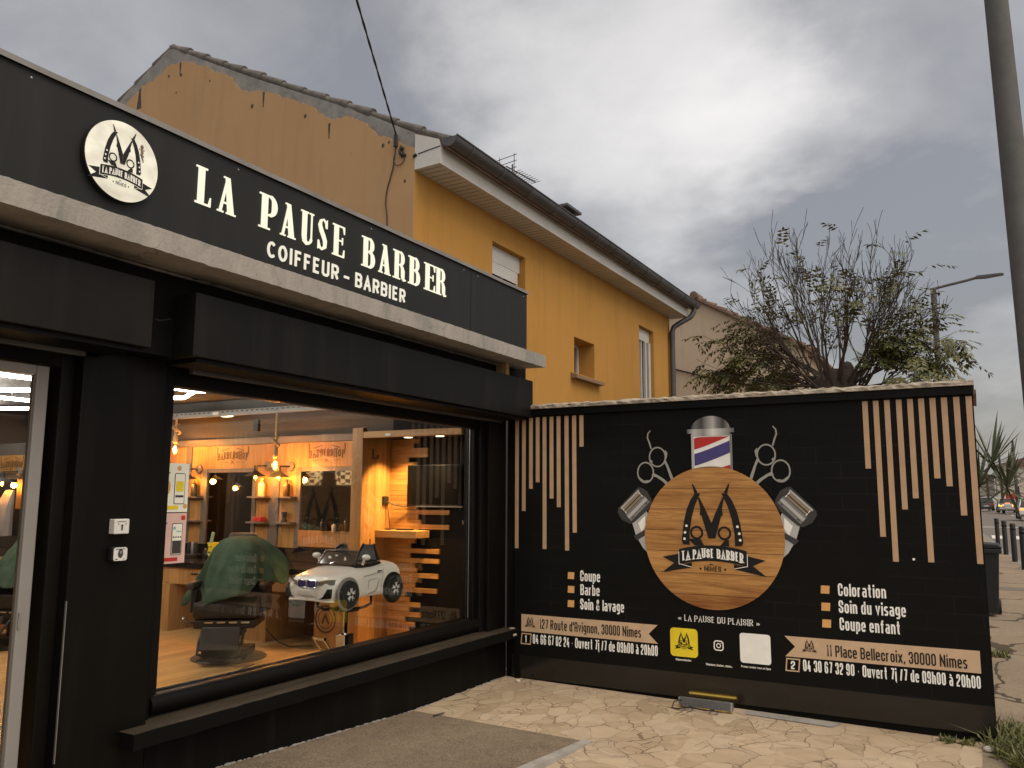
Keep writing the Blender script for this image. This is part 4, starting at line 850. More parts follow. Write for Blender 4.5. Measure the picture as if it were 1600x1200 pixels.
for y, z, r in ((9.22, 7.18, .018), (8.97, 7.13, .02), (9.05, 6.9, .012), (7.60, 6.36, .025), (6.70, 6.02, .022), (5.52, 5.40, .02), (5.21, 4.93, .016), (5.44, 5.42, .014), (8.4, 6.9, .014)): MB().ell((HX-.019, y, z), .004, r, r*1.3, 8, 5).build('bare_patch', M['bark'], gw)
for y, z0, z1 in ((8.98, 7.31, 7.13), (7.39, 6.50, 6.30), (6.3, 5.84, 5.65)): MB().prism([(HX-.0195, y, z0), (HX-.0195, y+.035, z0), (HX-.0195, y+.03, (z0+z1)/2), (HX-.0195, y+.022, z1), (HX-.0195, y+.010, z1)], (.001, 0, 0)).build('bare_patch', M['bark'], gw)
MB().prism([(HX-.0195, 9.80, 7.16), (HX-.0195, 9.83, 7.12), (HX-.0195, 9.86, 6.85), (HX-.0195, 9.76, 6.85)], (.001, 0, 0)).build('bare_patch', M['bark'], gw)
# street front with three openings: slab pieces around them
X0, X1, ZT = HX+.002, 15.32, 5.045
ops = [(8.54, 9.40, 3.15, 4.71, .14), (10.92, 11.66, 3.37, 3.91, .30), (13.64, 14.39, 2.3, 4.60, .14)]
mb = MB(); x = X0
for a, c, z0, z1, dp in ops:
    mb.box(x, a, HY, HY+.3, 0, ZT); mb.box(a, c, HY, HY+.3, 0, z0); mb.box(a, c, HY, HY+.3, z1, ZT); x = c
mb.box(x, X1, HY, HY+.3, 0, ZT); mb.build('street_wall', M['ochre'], house)
B('end_wall', M['peach'], house, 15.07, 15.318, HY+.3, 13.4, 0, 5.7)
# windows
def pane(parent, x0, x1, y, z0, z1, n=2, fr=.05, nm='window'):
    f = MB(); f.box(x0, x1, y, y+.05, z1-fr, z1).box(x0, x1, y, y+.05, z0, z0+fr); w = (x1-x0)
    for i in range(n+1):
        xx = x0+(w-fr)*i/n; f.box(xx, xx+fr, y-.004, y+.046, z0+fr, z1-fr)
    fo = f.build(nm, M['pvc'], parent); MB().box(x0+.01, x1-.01, y+.03, y+.04, z0+.01, z1-.01).build('glass', M['dark_glass'], fo); return fo
a, c, z0, z1, dp = ops[0]; f = pane(house, a+.004, c-.004, HY+.12, z0, z1-.002, 2)
MB().box(a+.006, c-.006, HY+.085, HY+.119, 4.50, z1-.004).build('shutter_case', M['pvc'], f)
mb = MB()
for i in range(5): mb.box(a+.03, c-.05, HY+.09, HY+.108, 4.345+i*.032, 4.345+i*.032+.030)
mb.build('roller_shutter', M['offwhite'], f)
a, c, z0, z1, dp = ops[1]; f = pane(house, a+.004, c-.004, HY+.27, z0, z1-.002, 2, .045)
mb = MB(); mb.prism([(a-.13, HY-.10, 3.275), (a-.13, HY-.10, 3.325), (a-.13, HY+.02, 3.366), (a-.13, HY+.02, 3.275)], (c-a+.30, 0, 0)); mb.build('window_ledge', pmat('brown_sill', (.23, .145, .085), .8, .15, 5), f)
a, c, z0, z1, dp = ops[2]; f = pane(house, a+.004, c-.004, HY+.12, z0, z1-.002, 2, .06)
MB().box(a+.006, c-.006, HY+.085, HY+.119, 4.38, z1-.004).build('shutter_case', M['pvc'], f)
mb = MB(); mb.box(c-.26, c-.20, HY+.07, HY+.118, 2.3, 4.38).box(c-.40, c-.36, HY+.10, HY+.118, 2.3, 4.38).box(c-.11, c-.006, HY+.06, HY+.118, 2.3, 4.38); mb.build('shutter_track', M['pvc'], f)
# eaves
mb = MB(); ey = HY-.335
mb.prism([(HX-.015, HY-.002, 5.035), (HX-.015, ey, 5.045), (HX-.015, ey, 5.235), (HX-.015, ey+.03, 5.32), (HX-.015, HY-.002, 5.44)], (15.45-HX, 0, 0))
ev = mb.build('eaves_box', M['pvc'], house)
mb = MB()
for i in range(84): xx = HX+.05+i*.1; mb.box(xx, xx+.003, ey+.02, HY-.01, 5.0335, 5.0365)
mb.build('soffit_joints', M['grey_trim'], ev)
mb = MB(); mb.tube([(HX-.017, ey, 5.235), (HX-.017, HY-.05, 5.205)], .006, 5); mb.tube([(HX-.02, HY-.03, 5.20), (HX-.02, HY+.01, 5.18)], .018, 6); mb.build('stay_wire', M['cable'], ev)
n = 12; mb = MB(); gy, gz_ = ey-.105, 5.315; rr_ = .10; pr = [(gy+rr_*math.cos(math.pi+math.pi*i/n), gz_+rr_*math.sin(math.pi+math.pi*i/n)) for i in range(n+1)]
pr2 = pr+[(gy+(rr_-.008)*math.cos(2*math.pi-math.pi*i/n), gz_+(rr_-.008)*math.sin(2*math.pi-math.pi*i/n)) for i in range(n+1)]
mb.prism([(HX-.01, y, z) for y, z in pr2], (15.62-HX, 0, 0)); 
mb.prism([(HX-.012, y, z) for y, z in pr], (.004, 0, 0)); mb.prism([(15.62, y, z) for y, z in pr], (.004, 0, 0)); mb.tube([(HX-.01, gy-rr_, gz_+.004), (15.62, gy-rr_, gz_+.004)], .012, 6)
gut = mb.build('gutter', M['zinc'], house)
for i in range(13):
    xx = HX+.33+i*.68; q = [(gy+(rr_+.005)*math.cos(math.pi+math.pi*k/10), gz_+(rr_+.005)*math.sin(math.pi+math.pi*k/10)) for k in range(11)]; MB().tube([(xx, y, z) for y, z in q], .007, 5).build('gutter_clip', M['post_grey'], gut)
mb = MB(); mb.tube([(15.50, gy, gz_-.08), (15.50, gy, 5.15), (15.47, gy+.06, 5.05), (15.36, HY-.20, 4.93), (15.28, HY-.10, 4.84), (15.25, HY-.075, 4.74), (15.25, HY-.075, .3)], .052, 12); mb.tube([(15.25, HY-.075, 4.60), (15.25, HY-.075, 4.72)], .060, 12); mb.build('downpipe', M['zinc'], house, smooth=True)
# roof
mb = MB(); y0r, z0r = HY-.42, 5.285; pk = (9.25, 7.62); slope = (pk[1]-z0r)/(pk[0]-y0r)
mb.prism([(HX+.02, y0r, z0r-.09), (HX+.02, y0r, z0r), (HX+.02, pk[0], pk[1]), (HX+.02, 13.8, pk[1]-(13.8-pk[0])*.5), (HX+.02, 13.8, pk[1]-(13.8-pk[0])*.5-.09), (HX+.02, pk[0], pk[1]-.10)], (15.6-HX, 0, 0)); roof = mb.build('roof', M['tile'], house)
mb = MB(); n = 13; random.seed(4)
for i in range(n):
    t0, t1 = i/n, (i+1.12)/n; a0 = (y0r+(pk[0]-y0r)*t0, z0r+(pk[1]-z0r)*t0+.030); a1 = (y0r+(pk[0]-y0r)*t1, z0r+(pk[1]-z0r)*t1+.012)
    mb.tube([(HX+.045, a0[0], a0[1]-.012), (HX+.045, a1[0], a1[1]-.008)], [.056+random.uniform(-.012, .012), .042+random.uniform(-.008, .006)], 10)
for i in range(12):
    t0, t1 = i/12, (i+1.12)/12; L = 4.3; a0 = (13.8-L*t0-.25, pk[1]-(4.55-L*t0-.25)*.5+.022); a1 = (13.8-L*t1-.25, pk[1]-(4.55-L*t1-.25)*.5+.008)
    mb.tube([(HX+.045, a0[0], a0[1]-.015), (HX+.045, a1[0], a1[1]-.012)], [.056, .042], 10)
mb.build('verge_tiles', M['verge'], roof, smooth=True)
mb = MB()
for i in range(42): xx = HX+.25+i*.2; mb.tube([(xx, y0r-.02, z0r+.01), (xx, pk[0], pk[1]+.0)], .045, 6)
mb.build('roof_tiles', M['tile'], roof, smooth=True)
mb = MB(); mb.box(14.45, 14.95, 6.9, 7.4, 6.3, 7.24); ch = mb.build('chimney', M['cement'], roof)
mb = MB(); mb.box(14.36, 15.04, 6.82, 7.48, 7.34, 7.39); mb.box(14.47, 14.53, 6.92, 7.38, 7.24, 7.34).box(14.87, 14.93, 6.92, 7.38, 7.24, 7.34); mb.build('chimney_cap', M['zinc'], ch)
# television aerial
ant = thing('tv_aerial', 'thin rake shaped television aerial above the dark gutter', 'aerial', (10.0, 5.62, 5.6))
MB().tube([(9.98, 5.62, 5.55), (9.98, 5.62, 6.34)], .014, 6).build('mast', M['post_grey'], ant)
mb = MB(); bm0, bm1 = Vector((9.85, 5.65, 6.27)), Vector((10.55, 5.54, 6.25)); mb.tube([bm0, bm1], .010, 5)
for i in range(9):
    p = bm0.lerp(bm1, .32+.68*i/8); mb.tube([p+Vector((-.02, -.09, -.0)), p+Vector((.02, .09, 0))], .005, 4); 
for dz in (-.14, -.05, .05, .14):
    p = bm0+Vector((.02, 0, dz)); mb.tube([p+Vector((0, -.16, .02)), p+Vector((0, .16, -.02))], .006, 4)
mb.tube([bm0+Vector((.02, -.12, -.16)), bm0+Vector((.02, -.12, .18))], .006, 4); mb.tube([bm0+Vector((.02, .12, -.18)), bm0+Vector((.02, .12, .16))], .006, 4); mb.build('antenna_rods', M['post_grey'], ant)
# overhead cable
def sagline(a, c, sag, n=18): return [Vector(a).lerp(Vector(c), i/n)-Vector((0, 0, sag*4*(i/n)*(1-i/n))) for i in range(n+1)]
ca = thing('overhead_cable', 'twisted black service cable running from the sky to the gable corner', 'cable', (6.86, 5.33, 5.42))
A = Vector((6.86, 5.33, 5.42)); Z = Vector((2.2, 2.88, 6.17)); d = Z-A
Pt = sagline(A+Vector((0, 0, .06)), Z, .0, 60); off = [Vector((math.cos(i*1.1), math.sin(i*1.1)*.5, math.sin(i*1.1)))*.010 for i in range(61)]
MB().tube([p+o*.8 for p, o in zip(Pt, off)], .0075, 6).build('strand', M['cable'], ca); MB().tube([p-o*.8 for p, o in zip(Pt, off)], .0075, 6).build('strand', M['cable'], ca)
mb = MB(); mb.tube([(6.865, 5.335, 5.34), (6.855, 5.325, 5.47)], [.024, .020], 8); mb.build('anchor_sleeve', M['cable'], ca)
mb = MB(); random.seed(2)
for i in range(5): a = random.uniform(0, 6); mb.tube([(6.865, 5.26, 5.34), (6.85, 5.24+.04*math.cos(a), 5.26+.03*math.sin(a)), (6.865, 5.22+.03*math.cos(a*2), 5.20)], .008, 5)
mb.tube([(6.862, 5.28+.075*math.cos(R(a)), 5.20+.085*math.sin(R(a))) for a in range(80, 400, 20)], .005, 5)
for y, z in ((5.235, 5.30), (5.21, 5.22), (5.25, 5.24)): mb.ell((6.86, y, z), .02, .018, .022, 7, 5)
mb.build('connectors', M['cable'], ca)
MB().tube([(6.868, y, z) for y, z in ((5.33, 5.36), (5.345, 5.25), (5.36, 5.12), (5.395, 5.0), (5.43, 4.9), (5.45, 4.80), (5.452, 4.70), (5.43, 4.58), (5.425, 4.46), (5.42, 4.30))], .007, 5).build('drop_cable', M['cable'], ca)

# ================================================================== TAN HOUSE BEHIND
th = thing('tan_house', 'stained tan house end wall with low tiled gable standing behind the tree', 'house', (24, 6, 0))
TX = 20.0; pk = (5.94, 6.5)
rl = [(3.3, 5.0), (4.34, 5.60), pk, (6.39, 6.37), (9.5, 4.8)]
mb = MB(); mb.prism([(TX, 9.5, -.2), (TX, 3.3, -.2)]+[(TX, y, z) for y, z in rl], (9, 0, 0)); mb.build('wall', M['tan'], th)
mb = MB(); mb.prism([(TX-.12, 3.1, 4.92), (TX-.12, pk[0], pk[1]+.06), (TX-.12, pk[0], pk[1]+.005), (TX-.12, 3.1, 4.86)], (9.2, 0, 0)); mb.prism([(TX-.12, pk[0], pk[1]+.06), (TX-.12, 9.8, 4.75), (TX-.12, 9.8, 4.69), (TX-.12, pk[0], pk[1]+.005)], (9.2, 0, 0))
rt_ = mb.build('roof', M['tile'], th)
mb = MB()
for i in range(11): t0, t1 = i/11, (i+1.1)/11; f = lambda t: (TX-.05, 3.1+2.84*t, 4.93+1.61*t); a, c = f(t0), f(t1); mb.tube([(a[0], a[1], a[2]+.03), c], [.07, .05], 8)
mb.tube([(TX-.2, pk[0], pk[1]+.09), (TX+.35, pk[0], pk[1]+.10)], .10, 10); mb.build('verge_tiles', M['tile'], rt_, smooth=True)
MB().tube(sagline((TX-.04, 6.9, 4.9), (TX-.04, 3.6, 4.0), .05), .02, 5).build('wall_cable', M['cable'], th)
lh = thing('low_shed', 'low dark tiled shed roof showing behind the tree trunk', 'shed', (17, .9, 0))
mb = MB(); mb.box(16.2, 18.0, .05, 2.2, 0, 3.25); mb.build('wall', M['tan'], lh)
mb = MB(); mb.prism([(16.0, -.05, 3.40), (16.0, -.05, 3.33), (16.0, 2.5, 3.60), (16.0, 2.5, 3.68)], (2.2, 0, 0)); mb.build('roof', M['tile'], lh)

# ================================================================== TREE
random.seed(1234)
tree = thing('tree', 'wide multi stemmed garden tree with bare upper twigs and drooping leaves behind the mural wall', 'tree', (13, 1.8, 0))
tb = MB(); trunk = MB(); leafpts = []
trunk.tube([(13, 1.80, -.1), (13.02, 1.80, 1.4), (13.0, 1.78, 2.5), (12.98, 1.76, 3.1), (12.97, 1.74, 3.45)], [.40, .34, .29, .30, .20], 14)
for i in range(16):
    a = random.uniform(0, 6.283); z = random.uniform(2.8, 3.5); trunk.ell((12.98+.24*math.cos(a), 1.75+.24*math.sin(a), z), .10, .10, random.uniform(.08, .2), 8, 5)
def grow(p, d, L, r, depth, maxd, upb, low):
    n = 5; path = [p]; rr = [r]; q = p.copy(); dd = d.copy()
    for i in range(n):
        dd = (dd+Vector((random.gauss(0, .085), random.gauss(0, .085), random.gauss(0, .05)+upb))).normalized(); q = q+dd*(L/n); path.append(q.copy()); rr.append(max(.0036, r*(1-.55*(i+1)/n)))
    tb.tube(path, rr, 6 if r > .02 else 4 if r > .009 else 3, cap=False)
    if depth >= maxd:
        leafpts.append((path[-1], dd, low)); leafpts.append((path[3], dd, low)); return
    k = random.choice((3, 3, 4)) if depth else random.choice((4, 4, 5))
    for j in range(k):
        t = 5 if j == 0 else random.choice((2, 3, 4, 4)); s = Vector((random.gauss(0, 1), random.gauss(0, 1), random.gauss(0, .5))).normalized()
        nd = (dd+s*random.uniform(.22, .50)).normalized(); grow(path[t], nd, L*random.uniform(.42, .64), rr[t]*random.uniform(.60, .80), depth+1, maxd, upb, low)
    leafpts.append((path[4], dd, low))
base = Vector((12.97, 1.74, 3.15))
for i in range(27):                                                    # upright stems of the pollarded head
    a = i*2.39996+random.uniform(-.3, .3); tilt = min(1.0, .06+.98*math.sqrt((i+.5)/27)*random.uniform(.8, 1.05))
    d = Vector((math.cos(a)*math.sin(tilt), math.sin(a)*math.sin(tilt), math.cos(tilt))); p = base+Vector((math.cos(a)*.20, math.sin(a)*.22, random.uniform(-.3, .2)))
    grow(p, d, random.uniform(1.20, 1.45)*(1-.12*tilt), random.uniform(.017, .026), 0, 3, .045, False)
for i in range(22):                                                    # low spreading leafy limbs
    sg = 1 if i % 2 else -1; a = sg*1.57+random.gauss(0, .55); el = random.uniform(.08, .62); d = Vector((math.cos(a)*math.cos(el), math.sin(a)*math.cos(el), math.sin(el)))
    p = base+Vector((0, sg*.15, random.uniform(-.25, .2))); grow(p, d, random.uniform(.80, 1.15)*(1.08 if sg > 0 else .86), random.uniform(.014, .022), 0, 2, -.01, True)
trunk.build('trunk', M['bark'], tree, smooth=True); tb.build('branches', M['bark'], tree)
lm = MB()
def leaflet(p, d, n, L, w):
    s = d.cross(n).normalized(); lm.add([p, p+d*L*.45+s*w, p+d*L-n*L*.12, p+d*L*.45-s*w], [(0, 1, 2, 3)])
def compound(p, d, L, m=5):
    d = (d+Vector((random.gauss(0, .5), random.gauss(0, .5), random.uniform(-.8, .15)))).normalized(); q = p.copy()
    for i in range(m):
        d = (d+Vector((0, 0, -.12))).normalized(); q = q+d*(L/m); side = d.cross(Vector((0, 0, 1)))
        if side.length < .1: side = Vector((1, 0, 0))
        side.normalize(); nn = side.cross(d)
        for sg in (1, -1):
            ld = (side*sg*.8+d*.55+Vector((random.gauss(0, .2), random.gauss(0, .2), random.uniform(-.5, .05)))).normalized(); leaflet(q, ld, nn, random.uniform(.07, .12), .020)
    leaflet(q, d, nn, .10, .020)
for p, d, low in leafpts:
    h = p.z
    if (p.y < .25 and h < 3.4) or p.y > 3.75: continue
    pr = (.36 if h < 4.4 else .14) if low else (.09 if h < 4.2 else .03 if h < 4.8 else .007)
    for _ in range(3 if low else 2):
        if random.random() < pr: compound(p, d, random.uniform(.20, .36))
lm.build('leaves', M['leaf'], tree)
# yucca
yuc = thing('yucca', 'spiky green yucca sticking out past the end of the mural wall', 'plant', (9.6, .22, 0)); random.seed(8)
mb = MB(); mb.tube([(9.6, .22, -.05), (9.58, .20, .9), (9.6, .15, 1.55)], [.09, .08, .07], 8); mb.build('stem', M['bark'], yuc)
mb = MB()
for cx, cy, cz, cnt, s in ((9.6, .0, 1.68, 50, 1.0), (9.75, -.12, 1.90, 50, .9), (9.45, .30, 1.9, 24, .9), (9.7, -.24, 1.66, 50, .95)):
    for i in range(cnt):
        a = random.uniform(0, 6.283); el = random.uniform(-.6, 1.3); d = Vector((math.cos(a)*math.cos(el), math.sin(a)*math.cos(el), math.sin(el))); L = random.uniform(.40, .66)*s; w = random.uniform(.010, .017)
        sd_ = d.cross(Vector((0, 0, 1))).normalized() if abs(d.z) < .98 else Vector((1, 0, 0)); c0 = Vector((cx, cy, cz)); dr = Vector((0, 0, -.10*L*(1-abs(d.z))))
        mb.add([c0-sd_*w*.5, c0+sd_*w*.5, c0+d*L*.5+sd_*w+dr*.3, c0+d*L*.5-sd_*w+dr*.3, c0+d*L+dr*1.6], [(0, 1, 2, 3), (3, 2, 4)])
mb.build('leaves', M['leaf_d'], yuc)
# banana-like shoots and potted leaves seen above the coping near the trunk
sp = thing('agave', 'upright pale green agave leaves showing just above the coping right of the trunk', 'plant', (11.2, 1.0, 0)); mb = MB()
mb.tube([(11.2, 1.0, -.05), (11.2, 1.0, 2.2)], [.10, .08], 8); 
for i in range(26):
    a = random.uniform(0, 6.283); el = random.uniform(.5, 1.5); d = Vector((math.cos(a)*math.cos(el), math.sin(a)*math.cos(el), math.sin(el))); L = random.uniform(.5, .95); sd_ = d.cross(Vector((.3, 1, .2))).normalized(); c0 = Vector((11.2, 1.0, 2.2)); w = .035
    mb.add([c0-sd_*w*.5, c0+sd_*w*.5, c0+d*L*.5+sd_*w, c0+d*L*.5-sd_*w, c0+d*L+Vector((0, 0, -.08))], [(0, 1, 2, 3), (3, 2, 4)])
mb.build('leaves', M['leaf_d'], sp)

# ================================================================== STREET THINGS
lp = thing('lamp_post', 'tall grey metal post close by at the right edge', 'post', (7.0, -.353, 0))
MB().tube([(7.0, -.452, -.1), (7.0, -.428, 1.2), (7.0, -.427, 1.26), (7.0, -.282, 9.0)], [.118, .113, .098, .064], 24).build('shaft', M['post_grey'], lp, smooth=True)
MB().tube([(7.0, -.45, -.06), (7.0, -.45, .04)], .16, 16).build('base_collar', M['cement'], lp)
sl_ = thing('street_lamp', 'distant slim street lamp with a long arm over the road, behind the tree', 'street lamp', (30, .92, 0))
MB().tube([(30, .92, -.1), (30, .92, 8.45)], [.11, .085], 10).build('pole', M['post_grey'], sl_)
MB().tube([(30, 1.02, 8.42), (30, .87, 8.45), (30, .45, 8.52), (30, -.05, 8.60), (30, -.35, 8.66)], .045, 8).build('arm', M['post_grey'], sl_)
mb = MB(); mb.prism([(29.86, -.30, 8.64), (29.86, -.34, 8.70), (29.86, -1.05, 8.70), (29.86, -1.10, 8.665), (29.86, -.6, 8.62)], (.28, 0, 0)); mb.build('lamp_head', M['zinc'], sl_)
bin_ = thing('wheelie_bin', 'dark grey wheeled bin standing on the pavement beyond the mural wall', 'bin', (13.6, .06, gz(13.6, 0)))
z0 = gz(13.6, 0); cx, cy = 13.6, .075
mb = MB(); a, c = [(cx-.20, cy-.20), (cx+.20, cy-.20), (cx+.20, cy+.20), (cx-.20, cy+.20)], [(cx-.26, cy-.255), (cx+.26, cy-.255), (cx+.26, cy+.255), (cx-.26, cy+.255)]
mb.add([(x, y, z0+.05) for x, y in a]+[(x, y, z0+.92) for x, y in c], [(3, 2, 1, 0), (4, 5, 6, 7), (0, 1, 5, 4), (1, 2, 6, 5), (2, 3, 7, 6), (3, 0, 4, 7)]); mb.box(cx-.29, cx+.29, cy-.285, cy+.285, z0+.86, z0+.925); mb.build('body', M['bin'], bin_, bevel=.012)
mb = MB(); mb.prism([(cx-.29, cy-.30, z0+.93), (cx-.29, cy+.29, z0+.93), (cx-.29, cy+.24, z0+1.0), (cx-.29, cy-.25, z0+.985)], (.58, 0, 0)); mb.build('lid', M['bin'], bin_, bevel=.012)
for dy in (-.215, .215): MB().lathe([(.09, -.025), (.10, -.015), (.10, .015), (.09, .025)], (cx+.20, cy+dy, z0+.10), 16, 'Y').build('wheel', M['rubber'], bin_)
# bollards
bo = thing('bollard', 'nearest of the black bollards on the kerb, cut by the picture edge', 'bollard', (0, 0, 0), 'black bollards along the kerb')
mb = MB(); mb.lathe([(.068, -.05), (.068, .90), (.062, .92), (.070, .925), (.070, .97), (.055, .99), (0, .995)], (0, 0, 0), 14); mb.build('post', M['black_plastic'], bo, smooth=True)
MB().lathe([(.069, .82), (.072, .83), (.072, .85), (.069, .86)], (0, 0, 0), 14).build('ring', M['black_frame'], bo)
bl = [(22.9, -.80, None), (25.7, -.69, 'third black bollard from the far end of the kerb row'), (28.9, -.562, 'second black bollard from the far end of the kerb row'), (32.2, -.42, 'farthest black bollard on the kerb, nearest the mural wall edge')]
for x, y, l in bl:
    if l is None: bo.location = (x, y, gz(x, y))
    else: dup(bo, (x, y, gz(x, y)), l)
# cars
def car(name, label, loc, paint, L=4.3, Wd=1.78, H=1.46, hatch=False, lit=True, tails=True, rot=0.0):
    t = thing(name, label, 'car', (0, 0, 0), 'cars on the street'); w = Wd/2; zb = .24
    side = [(0, .42), (.02, .78), (.18, .96), (.55, .99), (L*.74, .93), (L-.35, .82), (L-.04, .62), (L, .40), (L-.15, zb), (.12, zb)]
    mb = MB(); n = len(side); ins = [.06, .02, .05, .04, .04, .08, .16, .14, .04, .04]
    vs = [(x, -(w-i), z) for (x, z), i in zip(side, ins)]+[(x, (w-i), z) for (x, z), i in zip(side, ins)]
    mb.add(vs, [list(range(n)), list(range(n, 2*n))[::-1]]+[(i, n+i, n+(i+1) % n, (i+1) % n) for i in range(n)]); bd = mb.build('body', paint, t, bevel=.05)
    x0, x1, x2, x3 = (.10, .45, L*.56, L*.74) if hatch else (.40, .95, L*.56, L*.74)
    mb = MB(); lo = w-.08; hi = w-.22
    v8 = [(x0, -lo, .96), (x0, lo, .96), (x3, lo, .92), (x3, -lo, .92), (x1, -hi, H-.02), (x1, hi, H-.02), (x2, hi, H), (x2, -hi, H)]
    mb.add(v8, [(4, 5, 6, 7)[::-1], (0, 1, 5, 4)[::-1], (1, 2, 6, 5)[::-1], (2, 3, 7, 6)[::-1], (3, 0, 4, 7)[::-1]]); cb = mb.build('cabin_glass', M['dark_glass'], t)
    mb = MB(); mb.box(x1-.04, x2+.04, -hi-.015, hi+.015, H-.015, H+.02)
    for s in (-1, 1):
        mb.tube([(x0, s*lo, .96), (x1, s*hi, H)], .045, 5); mb.tube([(x3, s*lo, .93), (x2, s*hi, H)], .04, 5); mb.tube([((x0+x3)/2, s*lo, .95), ((x1+x2)/2, s*hi, H)], .035, 5)
    mb.build('roof', paint, t, bevel=.02)
    for s in (-1, 1):
        for xx in (.80, L-.85):
            wh = MB().lathe([(.22, -.10), (.31, -.09), (.32, -.03), (.32, .03), (.31, .09), (.22, .10)], (xx, s*(w-.10), .32), 18, 'Y').build('wheel', M['rubber'], t); MB().lathe([(0, -.11), (.19, -.11), (.20, -.09), (.20, .09), (.19, .11), (0, .11)], (xx, s*(w-.10), .32), 14, 'Y').build('rim', M['steel'], wh)
        if tails: MB().box(-.012, .10, s*(w-.08), s*(w-.50), .70, .84).build('tail_light', M['tail_y' if lit == 2 else 'tail'] if lit else M['red_print'], t, bevel=.01)
        MB().box(L-.14, L-.03, s*(w-.22), s*(w-.52), .60, .70).build('headlight', M['offwhite'], t)
        MB().box(x3-.12, x3, s*w, s*(w+.14), .92, 1.04).build('side_mirror', paint, t, bevel=.02)
    if lit: MB().box(x0+.02, x0+.10, -.22, .22, .99, 1.04).build('brake_light', M['tail'], t)
    MB().box(-.016, .02, -.26, .26, .52, .63).build('number_plate', M['offwhite'], t); MB().box(.06, .2, -w+.14, w-.14, .26, .36).build('bumper_trim', M['black_plastic'], t)
    t.location = loc; t.rotation_euler = (0, 0, rot); return t
car('parked_car', 'silver saloon with glowing brake lights stopped in the lane', (100, -2.42, gz(100, -2)), M['car_silver'], lit=2, rot=.035)
car('parked_car', 'pale hatchback with a red tail light, half hidden by the grey post', (74, -3.35, gz(74, -2)), M['car_pale'], 4.1, 1.76, 1.5, True, rot=.035)
car('parked_car', 'dark hatchback parked left of the silver saloon', (112, -.55, gz(112, 0)), M['car_dark'], 4.0, 1.72, 1.5, True, False, rot=.04)
car('parked_car', 'dark red saloon just ahead of the stopped silver saloon, right of it', (108, -4.3, gz(108, 0)), pmat('maroon_paint', (.09, .02, .02), .3, .05, 3, coat=.5, bump=0), 4.3, 1.76, 1.45, False, True, rot=.035)
car('parked_car', 'pale grey car facing us with headlights, farthest along the kerb', (128, .75, gz(128, 0)), M['car_silver'], 4.2, 1.76, 1.45, True, False, rot=math.pi+.04)
# far houses closing the view of the street
def farhouse(name, label, x, y0, y1, z1, ridge, mat, wins, zb=0):
    t = thing(name, label, 'house', (x, (y0+y1)/2, gz(x, 0))); MB().box(x, x+12, y0, y1, 0, z1).build('wall', mat, t)
    mb = MB(); mb.prism([(x-.5, y0-.4, z1+.02), (x-.5, y1+.4, z1+.02), (x-.5, y1+.4, z1+.15), (x-.5, (y0+y1)/2, z1+ridge), (x-.5, y0-.4, z1+.15)], (13, 0, 0)); mb.build('roof', M['tile'], t)
    for wy, wz in wins:
        f = MB().box(x-.05, x+.02, wy-.55, wy+.55, wz, wz+1.3).build('window', M['offwhite'], t); MB().box(x-.07, x-.045, wy-.45, wy+.45, wz+.08, wz+1.22).build('pane', M['dark_glass'], f)
farhouse('far_house', 'tall pale gabled house closing the street behind the traffic', 138, -11.5, -2.2, 6.3, 1.5, M['pale'], ((-4.6, 1.2), (-7.6, 1.2), (-7.6, 3.9)))
farhouse('far_house', 'lower pale house left of the tall gabled one at the end of the street', 146, -2.0, 3.4, 5.0, .9, M['pale'], ((-.2, 1.0), (1.9, 1.0)))
farhouse('far_house', 'smallest tan house at the street end beside the yucca leaves', 150, 3.6, 9.5, 4.2, 1.0, M['tan'], ((5.0, 1.2),))
MB_ = MB().box(134, 134.3, -8, 2.5, .35, 2.0); tag(MB_.build('garden_wall', M['offwhite'], None, loc=(134, -3, .4)), 'low pale wall behind the parked cars at the street end', 'wall')
for x, y, h, l in ((104, -2.1, 6.3, 'slim wooden utility pole in front of the lower pale far house'), (92, -3.05, 7.0, 'thicker leaning utility pole just left of the grey post'), (120, -.9, 5.0, 'shortest, farthest utility pole beside the yucca leaves')):
    t = thing('utility_pole', l, 'utility pole', (x, y, gz(x, y)), 'utility poles along the street'); z = gz(x, y)
    MB().tube([(x, y, z-.1), (x, y+.02*h*.3, z+h)], [.15, .10], 8).build('pole', M['bark'], t); mb = MB(); mb.box(x-.05, x+.05, y-.5, y+.5, z+h*.55, z+h*.55+.10); mb.box(x-.08, x+.08, y-.18, y+.18, z+h*.42, z+h*.42+.4); mb.build('crossarm', M['zinc'], t)
t = thing('red_sign', 'small red hoarding on a dark post behind the silver saloon', 'sign', (126, -4.0, .4))
MB().box(126, 126.1, -4.6, -2.9, .6, 2.4).build('board', M['red_print'], t); MB().tube([(125.95, -4.4, .3), (125.95, -4.4, 3.3)], .09, 6).build('post', M['black_plastic'], t)

